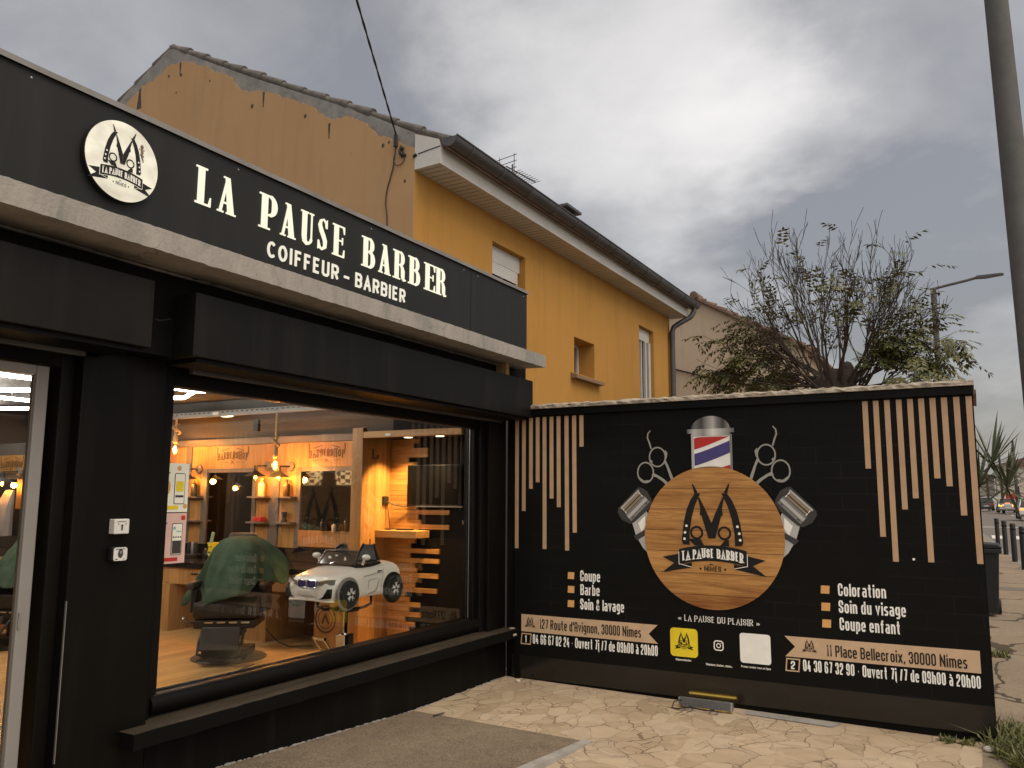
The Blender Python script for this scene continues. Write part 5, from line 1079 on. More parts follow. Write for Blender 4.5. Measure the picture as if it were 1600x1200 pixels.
# ---- weeds, floodlight, debris
random.seed(31)
def weed(label, spots, n, hmin, hmax, name='weed_tuft'):
    mb = MB(); cx = sum(s[0] for s in spots)/len(spots); cy = sum(s[1] for s in spots)/len(spots)
    for i in range(n):
        x, y, r = random.choice(spots); a = random.uniform(0, 6.283); q = r*random.random()**.6; p = Vector((x+q*math.cos(a), y+q*math.sin(a), gz(x, y)-.005)); h = random.uniform(hmin, hmax); ln = Vector((random.gauss(0, .4), random.gauss(0, .4), 1)).normalized(); sd_ = Vector((math.cos(a*7), math.sin(a*7), 0))*random.uniform(.003, .007)
        m1 = p+ln*h*.55; m2 = p+ln*h+Vector((random.gauss(0, .35)*h, random.gauss(0, .35)*h, -.1*h)); mb.add([p-sd_, p+sd_, m1+sd_, m1-sd_, m2], [(0, 1, 2, 3), (3, 2, 4)])
        if random.random() < .5:
            for _ in range(3):
                c = p.lerp(m1, random.random()); d = Vector((random.gauss(0, 1), random.gauss(0, 1), random.gauss(.2, .6))).normalized()*random.uniform(.018, .04); e = d.cross(Vector((0, 0, 1)))*.35; mb.add([c, c+d*.5+e, c+d, c+d*.5-e], [(0, 1, 2, 3)])
    return tag(mb.build(name, M['grass'], None, loc=(cx, cy, 0)), label, 'weed', None)
weed('green weeds growing round the foot of the mural wall end', [(6.35, -.04, .12), (6.55, -.10, .13), (6.8, -.10, .10), (6.2, -.09, .12), (6.05, -.14, .10), (5.9, -.2, .1)], 620, .05, .20)
weed('small dry weed lying along the mural skirting by its free end', [(6.42, .16, .06), (6.40, .28, .05)], 70, .02, .07)
weed('lone small weed in the pavement beyond the wall end', [(10.1, -.06, .10)], 110, .05, .12)
mb = MB(); mb.ell((6.30, .055, gz(6.3, .05)+.02), .025, .03, .02, 7, 5); tag(mb.build('pebble', M['rubble'], None, loc=(6.30, .055, 0)), 'small white pebble beside the weeds at the wall end', 'pebble')
MB_ = MB().ell((6.35, 3.50, .012), .02, .025, .014, 7, 5); tag(MB_.build('pebble', M['rubble'], None, loc=(6.35, 3.50, 0)), 'small white pebble in the corner under the sill', 'pebble')
mb = MB(); mb.prism([(5.05, 3.46, .012), (5.16, 3.44, .010), (5.165, 3.455, .011), (5.06, 3.475, .013)], (0, 0, .004)); tag(mb.build('dry_leaf', M['bark'], None, loc=(5.1, 3.46, .01)), 'thin dark stick lying at the upper corner of the ramp', 'stick')
fl = thing('floodlight', 'grey slim floodlight on two wire legs in front of the mural wall', 'floodlight', (6.28, 1.89, -.03))
zf = gz(6.3, 1.9); mb = MB(); ang = R(-20)
mb.box(-.025, .025, -.205, .205, -.032, .032); mb.xf(Matrix.Translation((6.325, 1.885, zf+.046)) @ Matrix.Rotation(R(8), 4, 'Y')); fb = mb.build('housing', M['steel'], fl, bevel=.006)
mb = MB()
for i in range(9): mb.box(-.029, -.025, -.19, .19, -.026+i*.0065, -.023+i*.0065)
mb.xf(Matrix.Translation((6.325, 1.885, zf+.046)) @ Matrix.Rotation(R(8), 4, 'Y')); mb.build('cooling_fins', M['post_grey'], fb)
MB().box(6.3545, 6.360, 1.735, 2.105, zf+.040, zf+.048).build('lit_strip', M['ledstrip'], fb)
for y in (1.80, 1.99):
    MB().tube([(6.30, y-.025, zf+.03), (6.21, y-.028, zf+.006), (6.21, y+.028, zf+.006), (6.30, y+.025, zf+.03)], .005, 6).build('leg', M['steel'], fl)
MB().tube([(6.30, 2.06, zf+.06), (6.27, 2.11, zf+.05), (6.24, 2.12, zf+.01), (6.22, 2.07, zf+.012), (6.245, 1.98, zf+.03), (6.235, 1.86, zf+.02), (6.26, 1.80, zf+.03)], .005, 6).build('power_lead', M['cable'], fl)
mb = MB(); mb.poly([(6.47, 1.62, gz(6.4, 1.6)+.009), (6.47, .95, gz(6.4, .95)+.009), (6.33, 1.0, gz(6.4, 1)+.009), (6.35, 1.60, gz(6.4, 1.6)+.009)]); tag(mb.build('mortar_patch', M['ledge']), kind='structure')
# ================================================================== INSIDE THE SHOP
FZ = .15
def plight(o, loc, w, col, r=.03, spot=None):
    l = bpy.data.lights.new('lamp_light', 'SPOT' if spot else 'POINT'); l.energy = w; l.color = col; l.shadow_soft_size = r
    q = bpy.data.objects.new('lamp_light', l); COL.objects.link(q); q.parent = o; q.location = Vector(loc)-Vector(WL[o.name])
    if spot: l.spot_size = R(spot); l.spot_blend = .6; q.rotation_euler = (R(22), R(-6), 0)
    return q
WARM = (1.0, .44, .10)
mw = thing('mirror_station', 'pine clad mirror wall with narrow shelves and BARBERSHOP burnt into it twice', 'mirror station', (6.74, 7, FZ))
MB().box(6.715, 6.749, 5.2, 10.2, 1.86, 2.125).build('wood_band', wood('pine_band', (.26, .115, .028), (.46, .24, .075), 'Z', 'Y', .18, .5, .3, .6), mw)
MB().box(6.69, 6.748, 5.16, 10.2, 2.128, 2.20).build('top_trim', M['grey_trim'], mw)
MB().box(6.735, 6.748, 5.2, 10.2, 1.0, 1.858).build('backing', M['in_grey'], mw)
fw_ = lambda u, v, d: (6.714-d, -u, v)
def barbershop(f, uc, vc, w, parent, mat, d=.002):
    g = G2(f); arc = lambda u, v: (u, v-.10*((u-uc)/w)**2*w*1.5)
    g.text('BARBERSHOP', uc-w/2, vc-.035, w*.17, d, warp=arc, width=w, t=.2, alt=True, serif=True)
    for s in (-1, 1):
        g.strip([(uc+s*.12*w, vc+w*.17), (uc+s*.36*w, vc+w*.11)], w*.02, d); g.poly([(uc+s*(.50)*w-.008, vc+.02), (uc+s*.50*w+.008, vc+.02), (uc+s*.50*w+.008, vc+w*.20), (uc+s*.50*w-.008, vc+w*.20)], d)
        g.strip([(uc-s*.05*w, vc-w*.10), (uc+s*.05*w, vc-w*.19)], w*.018, d+.0004*(s+1))
        g.strip([(uc+s*.12*w, vc-w*.15), (uc+s*.40*w, vc-w*.15)], w*.01, d)
    return g.build('burnt_lettering', mat, parent)
burnt = flat('burnt_wood', (.11, .055, .02))
barbershop(fw_, -7.445, 2.005, .50, mw, burnt); barbershop(fw_, -6.03, 2.005, .50, mw, burnt); barbershop(fw_, -8.9, 2.005, .50, mw, burnt)
for y0, y1 in ((8.115, 8.21), (7.835, 7.915), (7.04, 7.095), (6.69, 6.835), (6.375, 6.445), (5.2, 5.3), (8.9, 9.0)): MB().box(6.700, 6.7345, y0, y1, 1.0, 2.127 if y1-y0 > .085 and y0 != 6.69 else 1.858).build('grey_post', M['grey_trim'], mw)
for y0, y1 in ((7.095, 7.835), (5.3, 6.375)):
    f = MB().box(6.705, 6.7345, y0, y1, 1.815, 1.858).build('mirror_frame', M['grey_trim'], mw)
    zb_ = 1.02 if y0 > 7 else 1.19
    MB().box(6.720, 6.7345, y0, y1, zb_, 1.815).build('mirror', M['mirror'], f)
    if y0 < 7: MB().box(6.690, 6.7345, y0, y1, 1.02, 1.188).build('wood_panel', M['oak'], f)
for y0, y1 in ((7.915, 8.115), (6.835, 7.04), (6.445, 6.69)):
    cpn = MB().box(6.712, 6.7345, y0, y1, 1.0, 1.858).build('shelf_back', M['pine'], mw)
    for z in (1.27, 1.545): MB().box(6.60, 6.711, y0-.03, y1+.03, z-.018, z).build('shelf', M['grey_trim'], cpn)
MB().box(6.725, 6.748, 5.2, 10.2, .86, 1.0).build('splashback', M['marble'], mw)
ct = thing('counter', 'long oak counter with drawers and dark recesses under the mirrors', 'counter', (6.4, 7, FZ))
MB().box(6.02, 6.74, 5.2, 10.2, .80, .855).build('top', M['marble'], ct)
MB().box(6.04, 6.72, 5.2, 10.2, .63, .798).build('drawer_front', M['oak'], ct)
for y0, y1, x0 in ((6.11, 6.55, 6.02), (7.47, 7.95, 5.98), (5.2, 5.5, 6.03), (9.0, 9.5, 6.0)): MB().box(x0, 6.70, y0, y1, FZ, .628).build('pedestal', M['oak'], ct)
MB().box(6.55, 6.58, 5.2, 10.2, FZ, .628).build('recess_panel', M['oak_d'], ct)
for y in (7.1, 6.9, 8.3): MB().box(6.03, 6.039, y, y+.12, .735, .75).build('drawer_handle', M['black_plastic'], ct)
g = G2(lambda u, v, d: (6.028-d, -u, v)); g.ring(-5.36, .42, .12, .018, .002, 24); g.ring(-5.36, .42, .085, .008, .002, 24); g.strip([(-5.40, .38), (-5.36, .46), (-5.32, .38)], .02, .003); g.build('round_stamp', burnt, ct)
# left hand station seen through the door
ds = thing('mirror_station', 'second mirror station with a small BARBERSHOP board, seen through the glass door', 'mirror station', (5.3, 9.6, FZ))
MB().box(5.32, 5.45, 8.95, 10.9, FZ, 2.12).build('partition', M['in_grey'], ds)
MB().box(5.30, 5.319, 9.02, 9.62, 1.79, 1.985).build('wood_board', M['pine'], ds); barbershop(lambda u, v, d: (5.299-d, -u, v), -9.33, 1.89, .42, ds, burnt)
MB().box(5.305, 5.319, 9.08, 9.9, .98, 1.72).build('mirror', M['mirror'], ds); MB().box(5.0, 5.318, 8.97, 10.6, .80, .88).build('worktop', M['oak'], ds); MB().box(5.02, 5.318, 8.97, 10.6, FZ, .79).build('cabinet', M['oak_d'], ds)
MB().box(5.30, 5.319, 9.05, 9.20, 1.40, 1.72).build('lit_niche', M['pine'], ds)
tw = MB(); random.seed(6)
for k in range(5): tw.tube([(5.22, 9.12+.03*k, 1.60), (5.20+.02*math.sin(k), 9.16+.035*k, 1.40), (5.22, 9.20+.06*k, 1.12)], [.015, .05, .06], 7)
tag(tw.build('towel', M['cloth_g'], None, smooth=True, loc=(5.2, 9.2, 1.1)), 'grey towel hanging beside the left hand mirror seen through the door', 'towel')
# niche: pine partition, slats, television
pn = thing('pine_partition', 'tall pine partition at the end of the mirrors with a hook and overhead beam', 'partition', (6.3, 5.09, FZ))
MB().box(6.14, 6.549, 5.035, 5.15, FZ, 2.165).build('side_board', M['pine_x'], pn); MB().box(6.085, 6.139, 5.025, 5.155, FZ, 2.19).build('front_post', M['pine'], pn, bevel=.004)
MB().box(6.085, 6.135, 3.93, 5.024, 2.092, 2.152).build('overhead_beam', M['beam'], pn, bevel=.003); MB().box(6.14, 6.549, 3.93, 5.03, 2.115, 2.145).build('canopy_board', M['black_plastic'], pn)
MB().box(6.079, 6.084, 4.70, 4.76, 2.105, 2.125).build('bracket_plate', M['white_paint'], pn)
mb = MB(); mb.box(6.24, 6.255, 5.028, 5.034, 1.90, 2.0).box(6.24, 6.255, 4.97, 5.028, 1.905, 1.918).box(6.24, 6.255, 4.97, 4.98, 1.905, 1.94); mb.build('coat_hook', M['black_plastic'], pn)
MB().box(6.40, 6.48, 5.008, 5.034, 1.47, 1.55).build('wall_socket', M['black_plastic'], pn, bevel=.004)
sw = thing('slat_wall', 'pine slats of uneven length on black perforated wall beside the window', 'wall panel', (6.55, 4.5, FZ))
MB().box(6.555, 6.748, 3.90, 5.034, FZ, 2.6).build('perforated_panel', M['perf'], sw)
random.seed(12); spikes = {2.09: 4.70, 1.99: 4.60, 1.95: 4.60, 1.39: 4.34, 1.27: 4.34, 1.05: 4.45, .94: 4.45, .83: 4.46, .67: 4.47, .52: 4.66}
mb = MB(); z = FZ; i = 0
while z < 2.09:
    h = .0455; end = random.choice((4.66, 4.72, 4.78, 4.83, 4.70)); 
    for k, vv in spikes.items():
        if z <= k < z+h: end = vv
    if 1.42 < z < 1.86: end = 4.72
    mb.box(6.532, 6.554, end, 5.033, z+.0012, min(z+h-.0012, 2.112)); z += h
mb.build('slats', M['pine_h'], sw)
sh = MB().box(6.31, 6.53, 4.56, 5.033, 1.165, 1.232).build('shelf', M['beam'], sw, bevel=.003)
tag(MB().box(6.40, 6.47, 4.70, 4.86, 1.234, 1.246).build('tablet', M['black_plastic'], None, loc=(6.43, 4.78, 1.234), bevel=.003), 'flat black tablet lying on the pine shelf right of the partition', 'tablet')
tag(MB().box(6.42, 6.48, 4.93, 5.01, 1.234, 1.243).build('phone', M['black_plastic'], None, loc=(6.45, 4.97, 1.234), bevel=.002), 'small black phone on the pine shelf under the socket', 'phone')
tv = thing('television', 'wall mounted black television on the slats', 'television', (6.50, 4.5, 1.46)); MB().box(6.485, 6.53, 4.20, 4.80, 1.46, 1.85).build('casing', M['black_plastic'], tv, bevel=.006); MB().box(6.481, 6.4845, 4.21, 4.79, 1.475, 1.84).build('screen', M['screen'], tv); MB().box(6.475, 6.484, 4.16, 4.70, 1.452, 1.459).build('bottom_edge', M['steel'], tv)
MB().tube([(6.44, 5.00, 1.50), (6.47, 4.93, 1.47), (6.50, 4.84, 1.45), (6.51, 4.72, 1.47)], .005, 5).build('power_cable', M['cable'], tv)
tag(MB().tube([(6.45, 5.0, 1.47), (6.46, 4.99, 1.36), (6.47, 4.98, 1.25)], .004, 5).build('charger_lead', M['cable'], None, loc=(6.46, 4.99, 1.24)), 'thin charger lead from the black socket to the shelf', 'cable')
tag(MB().tube([(6.553, 4.17, 1.34), (6.53, 4.17, 1.32), (6.51, 4.172, 1.30), (6.50, 4.17, 1.33)], .007, 6).build('wall_hook', M['steel'], None, loc=(6.55, 4.17, 1.32)), 'small steel hook on the black perforated wall below the television', 'hook')
for i, (y, l) in enumerate(((4.66, 'left of the two recessed spotlights under the pine beam'), (4.30, 'right of the two recessed spotlights under the pine beam'))):
    s = thing('spotlight', l, 'spotlight', (6.30, y, 2.10), 'spotlights under the beam'); MB().lathe([(.045, .014), (.05, .004), (.042, 0), (.042, .006)], (6.30, y, 2.099), 18).build('bezel', M['white_paint'], s); MB().lathe([(0, 0), (.038, .001), (.038, .003)], (6.30, y, 2.098), 18).build('lens', M['spot'], s)
    q = plight(s, (6.30, y, 2.09), 150, (1.0, .62, .25), .03, 78)
# ceiling lights
rl_ = thing('round_ceiling_lamp', 'round white ceiling lamp glowing warm under the bulkhead', 'ceiling lamp', (6.47, 7.36, 2.474)); MB().lathe([(.12, 0), (.125, -.01), (.115, -.032)], (6.47, 7.36, 2.474), 28).build('rim', M['white_paint'], rl_); MB().lathe([(.112, -.030), (.10, -.036), (0, -.038)], (6.47, 7.36, 2.474), 28).build('diffuser', M['roundlamp'], rl_)
hx = thing('hexagon_ceiling_light', 'honeycomb of white light tubes under the dark ceiling seen through the door', 'ceiling light', (4.0, 7.5, 2.5)); seen = set(); S_ = .62
for a in range(-2, 3):
    for c in range(-2, 4):
        cx = 3.9+a*S_*1.5; cy = 7.3+c*S_*1.732+(a % 2)*S_*.866
        if cx > 5.3 or cx < 2.2: continue
        vx = [(cx+S_*math.cos(R(60*k)), cy+S_*math.sin(R(60*k))) for k in range(6)]
        for k in range(6):
            p, q = vx[k], vx[(k+1) % 6]; key = tuple(sorted(((round(p[0], 2), round(p[1], 2)), (round(q[0], 2), round(q[1], 2)))))
            if key in seen or max(p[0], q[0]) > 5.5 or max(p[1], q[1]) > 10.4 or min(p[1], q[1]) < 5.0: continue
            seen.add(key); MB().tube([(p[0]*.97+q[0]*.03, p[1]*.97+q[1]*.03, 2.50), (q[0]*.97+p[0]*.03, q[1]*.97+p[1]*.03, 2.50)], .017, 8).build('light_tube', M['tube'], hx)
for x in (3.3, 4.6):
    for y in (6.2, 8.2): MB().tube([(x, y, 2.515), (x, y, 2.60)], .004, 4).build('hanger_wire', M['steel'], hx)
# bulbs
def bulb(parent, x, y, z, s=1.0):
    g = MB().lathe([(.014*s, 0), (.016*s, -.012*s), (.032*s, -.05*s), (.036*s, -.075*s), (.030*s, -.105*s), (.012*s, -.125*s), (0, -.13*s)], (x, y, z), 16).build('bulb', M['bulb_glass'], parent, smooth=True)
    mb = MB(); 
    for k in range(5):
        a = k*1.256; mb.tube([(x+.006*s*math.cos(a), y+.006*s*math.sin(a), z-.03*s), (x+.014*s*math.cos(a+.6), y+.014*s*math.sin(a+.6), z-.10*s)], .0032*s, 4)
    mb.build('filament', M['filament'], g)
for i, (y, zt, zb_, label) in enumerate(((8.03, 2.455, 2.14, 'thick knotted rope pendant with a glowing bulb at the left edge of the window'), (6.45, 2.455, 1.94, 'thin rope pendant with a glowing bulb hanging between the two burnt boards'))):
    t = thing('rope_pendant', label, 'pendant lamp', (6.39, y, zt), 'rope pendant lamps'); x = 6.39
    MB().lathe([(.055, 0), (.058, -.012), (.02, -.018)], (x, y, zt), 16).build('ceiling_rose', M['steel'], t)
    mb = MB(); path = [(x, y, zt-.01), (x, y, zb_+.20)]; mb.tube(path, .013, 8); kz = zb_+.17
    rk = .045 if i == 0 else .032
    mb.tube([(x+rk*math.cos(a*.62), y+rk*1.1*math.sin(a*.62), kz+.06-.011*a) for a in range(13)], .013, 7); mb.tube([(x-rk*.7, y-rk, kz+.05), (x+.01, y+.01, kz), (x+rk*.6, y+rk, kz-.03), (x, y, kz-.07)], .013, 7)
    mb.tube([(x, y, kz-.05), (x, y, zb_+.06)], [.016, .030], 9); mb.build('rope', M['rope'], t); MB().lathe([(.030, .07), (.027, .03), (.016, 0)], (x, y, zb_+.0), 12).build('lamp_holder', M['rope'], t)
    bulb(t, x, y, zb_+.0, 1.0); plight(t, (x, y, zb_-.06), 58, WARM, .035)
for wx, y, z, label in ((6.70, 7.98, 1.86, 'wall lamp nearest the posters, left of the first mirror'), (6.70, 6.87, 1.88, 'left one of the close pair of wall lamps between the mirrors'), (6.70, 6.53, 1.87, 'right one of the close pair of wall lamps between the mirrors'), (5.29, 9.16, 1.80, 'right of the two wall lamps seen through the glass door'), (5.29, 9.60, 1.80, 'left of the two wall lamps seen through the glass door')):
    t = thing('wall_lamp', label, 'wall lamp', (wx, y, z), 'wall lamps beside the mirrors'); MB().lathe([(.052, 0), (.052, -.02), (.03, -.03)], (wx+.012, y, z), 16, 'X').build('wall_plate', M['grey_trim'], t)
    MB().tube([(wx-.01, y, z), (wx-.17, y, z-.005), (wx-.175, y, z-.03)], .008, 6).build('arm', M['black_plastic'], t); MB().lathe([(.018, .02), (.022, -.035), (.035, -.05), (.115, -.095), (.112, -.098), (.03, -.056)], (wx-.175, y, z-.02), 20).build('lamp_shade', M['black_plastic'], t)
    bulb(t, wx-.175, y, z-.055, .85); plight(t, (wx-.175, y, z-.14), 17, WARM, .03)
tag(MB().box(6.38, 6.42, 6.72, 6.78, 2.24, 2.36).box(6.395, 6.405, 6.745, 6.755, 2.36, 2.385).build('wall_speaker', M['black_plastic'], None, loc=(6.4, 6.75, 2.3)), 'small dark tilted speaker hanging beside the thin rope pendant', 'speaker')
for y, l in ((9.05, 'left of the two tartan shaded lamps reflected in the second mirror'), (8.34, 'right of the two tartan shaded lamps reflected in the second mirror')):
    t = thing('shaded_pendant', l, 'pendant lamp', (3.7, y, 2.6), 'tartan shaded pendant lamps'); MB().tube([(3.7, y, 2.6), (3.7, y, 2.0)], .008, 6).build('cord', M['black_plastic'], t)
    MB().lathe([(.13, .16), (.17, .13), (.17, -.02), (.15, -.03), (.15, -.10), (.12, -.11)], (3.7, y, 1.83), 24).build('lamp_shade', M['tartan'], t); MB().ell((3.7, y, 1.83), .04, .04, .05, 10, 6).build('bulb', M['roundlamp'], t)
# bottles and pots
def bottle(name, label, x, y, z, r, h, mat, capm, kind=0):
    t = thing(name, label, 'bottle' if kind < 2 else 'pot', (x, y, z))
    MB().lathe([(r*.96, 0), (r, .006), (r, h*.66), (r*.85, h*.74), (r*.35, h*.80), (r*.33, h*.84)] if kind < 2 else [(r, 0), (r*1.05, h*.1), (r*.6, h*.4), (r*.65, h*.5), (r*.95, h), (r*.85, h)], (x, y, z), 14).build('body', mat, t, smooth=True)
    if kind == 1: mb = MB(); mb.lathe([(r*.45, h*.84), (r*.45, h*.90), (r*.15, h*.92), (r*.15, h)], (x, y, z), 10); mb.box(x-r*.9, x+r*.2, y-.006, y+.006, z+h*.96, z+h); mb.build('pump', capm, t)
    elif kind == 0: MB().lathe([(r*.42, h*.84), (r*.42, h), (0, h)], (x, y, z), 12).build('cap', capm, t)
    return t
bottle('pump_bottle', 'dark pump bottle on the upper shelf left of the first mirror', 6.655, 7.99, 1.545, .034, .19, M['black_plastic'], M['black_plastic'], 1)
bottle('bottle', 'pale labelled bottle on the upper shelf between the two wall lamps', 6.655, 6.90, 1.545, .038, .20, M['palebottle'], M['palebottle'])
bottle('bottle', 'amber bottle on the upper shelf right of the wall lamps', 6.655, 6.53, 1.545, .036, .18, M['amber'], M['black_plastic'])
tag(MB().box(6.62, 6.70, 6.86, 6.99, 1.271, 1.32).build('red_box', M['redbox'], None, loc=(6.66, 6.92, 1.271), bevel=.004), 'small red box on the lower shelf between the mirrors', 'box')
bottle('goblet', 'dark goblet shaped pot on the lower shelf right of the wall lamps', 6.655, 6.55, 1.271, .035, .11, M['black_plastic'], M['black_plastic'], 2)
tag(MB().box(6.55, 6.60, 6.62, 6.70, .857, .97).build('product_box', M['orange'], None, loc=(6.57, 6.66, .857), bevel=.002), 'small orange product box on the counter under the wall lamps', 'box')
random.seed(9)
for i, (x, y, h, m, l) in enumerate(((6.62, 5.42, .14, 'amber', 'amber bottle nearest the pine partition on the mirror ledge'), (6.62, 5.56, .11, 'black_plastic', 'short black bottle second from the pine partition'), (6.62, 5.70, .15, 'amber', 'tall amber bottle third from the pine partition'), (6.62, 5.86, .09, 'palebottle', 'squat white jar like bottle in the row under the second mirror'), (6.62, 6.02, .12, 'black_plastic', 'black bottle at the left of the row under the second mirror'))):
    bottle('bottle', l, 6.67, y, 1.189, .024, h, M[m], M['black_plastic'])
for i, (y, h, m, l) in enumerate(((7.02, .12, 'black_plastic', 'black bottle on the counter right of the yellow bucket'), (7.16, .10, 'palebottle', 'white bottle on the counter right of the yellow bucket'), (7.62, .11, 'black_plastic', 'black bottle on the counter left of the yellow bucket'), (8.0, .09, 'black_plastic', 'short black bottle on the counter below the left wall lamp'))): bottle('bottle', l, 6.55, y, .856, .030, h, M[m], M['steel'])
for i, (y, l) in enumerate(((7.8, 'left dark clipper dock on the counter'), (6.85, 'dark clipper dock on the counter behind the draped chair'))):
    t = thing('clipper_dock', l, 'clipper dock', (6.5, y, .856)); MB().box(6.45, 6.58, y-.10, y+.10, .857, .90).build('base', M['black_plastic'], t, bevel=.006)
    for k in (-.06, 0, .06): MB().lathe([(.018, 0), (.022, .05), (.016, .12), (.012, .13)], (6.52, y+k, .90), 10).build('clipper', M['black_plastic' if k else 'steel'], t)
bk = thing('yellow_bucket', 'yellow plastic bucket on the counter behind the draped chair', 'bucket', (6.45, 7.36, .856)); MB().lathe([(.058, 0), (.075, .175), (.080, .175), (.080, .185), (.070, .185), (.054, .01), (0, .01)], (6.45, 7.36, .856), 22).build('body', M['bucket'], bk, smooth=True)
g = G2(lambda u, v, d: (6.45-math.cos(u/.07)*(.0685+.09*(v-.93)+d), 7.36-math.sin(u/.07)*(.0685+.09*(v-.93)+d), v)); g.poly([(-.03, .99), (.03, .99), (.03, 1.003), (-.03, 1.003)], .003); g.poly([(-.02, .93), (.02, .93), (.02, .945), (-.02, .945)], .003); g.build('printed_label', M['g1'], bk)
tag(MB().box(6.43, 6.442, 7.42, 7.46, .90, 1.16).xf(Matrix.Translation((6.44, 7.44, .9)) @ Matrix.Rotation(R(14), 4, 'X') @ Matrix.Translation((-6.44, -7.44, -.9))).build('spatula', pmat('pale_green_plastic', (.22, .34, .27), .4, .1, 5), None, loc=(6.44, 7.44, .9)), 'pale green spatula standing in the yellow bucket', 'spatula')
# posters stuck inside the window
def poster(z0, z1, label, pink):
    t = thing('poster', label, 'poster', (3.09, 3.875, z0)); MB().box(3.001, 3.182, 3.868, 3.872, z0, z1).build('card', M['pink'] if pink else M['white_print'], t)
    f = lambda u, v, d: (u, 3.8675-d, v); g = G2(f); h = z1-z0
    g.rrect(3.088, z0+h*.16, 3.158, z0+h*.80, .010, .001); ph = g.build('phone_outline', M['g1'], t)
    g = G2(f); g.rrect(3.092, z0+h*.175, 3.154, z0+h*.785, .008, .002); g.build('phone_screen', M['white_print'], ph)
    if not pink:
        g = G2(f); g.rrect(3.098, z0+h*.42, 3.148, z0+h*.63, .008, .003); g.build('yellow_square', M['yellow'], ph); G2(f).poly([(3.096, z0+h*.30), (3.150, z0+h*.30), (3.150, z0+h*.345), (3.096, z0+h*.345)], .003).build('caption_bar', M['g1'], ph)
        g = G2(f); g.disc(3.115, z0+h*.90, .014, .001, 16); g.disc(3.165, z0+h*.12, .014, .001, 16); g.build('round_sticker', M['orange'], t); g = G2(f); g.disc(3.042, z0+h*.50, .022, .001, 16, ry=.04); g.build('round_sticker', M['orange'], t)
        G2(f).poly([(3.01, z0+.015), (3.12, z0+.015), (3.12, z0+.035), (3.01, z0+.035)], .001).build('yellow_bar', M['yellow'], t)
    else:
        g = G2(f); g.poly([(3.094, z0+h*.19), (3.152, z0+h*.19), (3.152, z0+h*.45), (3.094, z0+h*.45)], .003); g.build('photo_grid', M['g1'], ph)
        g = G2(f)
        for k in range(4): g.disc(3.101+.015*k, z0+h*.52, .005, .003, 8)
        g.build('story_dots', M['ink'], ph); g = G2(f); g.disc(3.104, z0+h*.70, .009, .003, 12); g.poly([(3.118, z0+h*.62), (3.148, z0+h*.62), (3.148, z0+h*.645), (3.118, z0+h*.645)], .003); g.build('profile_bar', pmat('teal_print', (.25, .5, .5), .5, .03, 5), ph)
        g = G2(f); g.poly([(3.03, z0+.012), (3.135, z0+.012), (3.135, z0+.032), (3.03, z0+.032)], .001); g.rrect(3.145, z0+h*.86, 3.172, z0+h*.95, .005, .001); g.build('red_tag', M['red_print'], t)
    g = G2(f)
    for k in range(3): g.strip([(3.015, z0+h*(.80-.045*k)), (3.058-.008*k, z0+h*(.80-.045*k))], .006, .001)
    g.build('text_lines', M['g1'], t)
poster(1.455, 1.722, 'white poster with a phone and a yellow square, upper of two in the window corner', False); poster(1.178, 1.449, 'pink poster with a phone screen, lower of two in the window corner', True)
# barber chairs: built facing +X on the floor, then turned into place
def barber_chair(label):
    t = thing('barber_chair', label, 'barber chair', (0, 0, 0), 'barber chairs')
    MB().lathe([(.315, 0), (.32, .008), (.30, .020), (.12, .034), (.10, .05)], (0, 0, 0), 36).build('base_plate', M['leather'], t, smooth=True)
    mb = MB(); mb.lathe([(.085, .03), (.08, .30)], (0, 0, 0), 18); mb.box(-.16, .20, -.19, .19, .035, .095); mb.box(-.12, .10, -.12, .12, .20, .33); mb.build('pump_column', M['black_plastic'], t, bevel=.008)
    MB().box(-.22, .26, -.265, .265, .36, .50).build('seat', M['leather'], t, bevel=.03)
    mb = MB(); mb.box(-.22, .24, -.255, .255, .28, .352); mb.build('seat_frame', M['leather'], t, bevel=.015)
    mb = MB()
    for k in range(4): mb.box(.241, .246, -.16+.1*k, -.09+.1*k, .325, .340)
    mb.build('chrome_trim', M['chrome'], t)
    mb = MB(); mb.box(-.05, .05, -.23, .23, 0, .52); mb.xf(Matrix.Translation((-.20, 0, .42)) @ Matrix.Rotation(R(-14), 4, 'Y')); mb.build('backrest', M['leather'], t, bevel=.035)
    mb = MB(); mb.box(-.04, .04, -.13, .13, 0, .16); mb.xf(Matrix.Translation((-.335, 0, .90)) @ Matrix.Rotation(R(-10), 4, 'Y')); mb.build('headrest', M['leather'], t, bevel=.03)
    for s in (-1, 1):
        MB().box(-.20, .22, s*.27, s*.335, .60, .66).build('armrest', M['leather'], t, bevel=.02); MB().box(-.15, .12, s*.27, s*.32, .40, .598).build('arm_support', M['black_plastic'], t, bevel=.01)
    mb = MB(); mb.box(-.015, .015, -.16, .16, -.10, .10); mb.xf(Matrix.Translation((.36, 0, .215)) @ Matrix.Rotation(R(-24), 4, 'Y')); mb.build('leg_rest', M['leather'], t, bevel=.012)
    mb = MB()
    for s in (-1, 1): mb.tube([(.22, s*.17, .30), (.34, s*.175, .19), (.40, s*.17, .10), (.36, s*.12, .075), (.30, s*.10, .05)], .012, 7)
    mb.box(.30, .42, -.17, .17, .045, .062); mb.build('footrest_frame', M['black_plastic'], t, bevel=.004)
    MB().tube([(.05, -.27, .30), (.12, -.33, .32), (.16, -.36, .36)], .010, 6).build('lever', M['steel'], t)
    return t
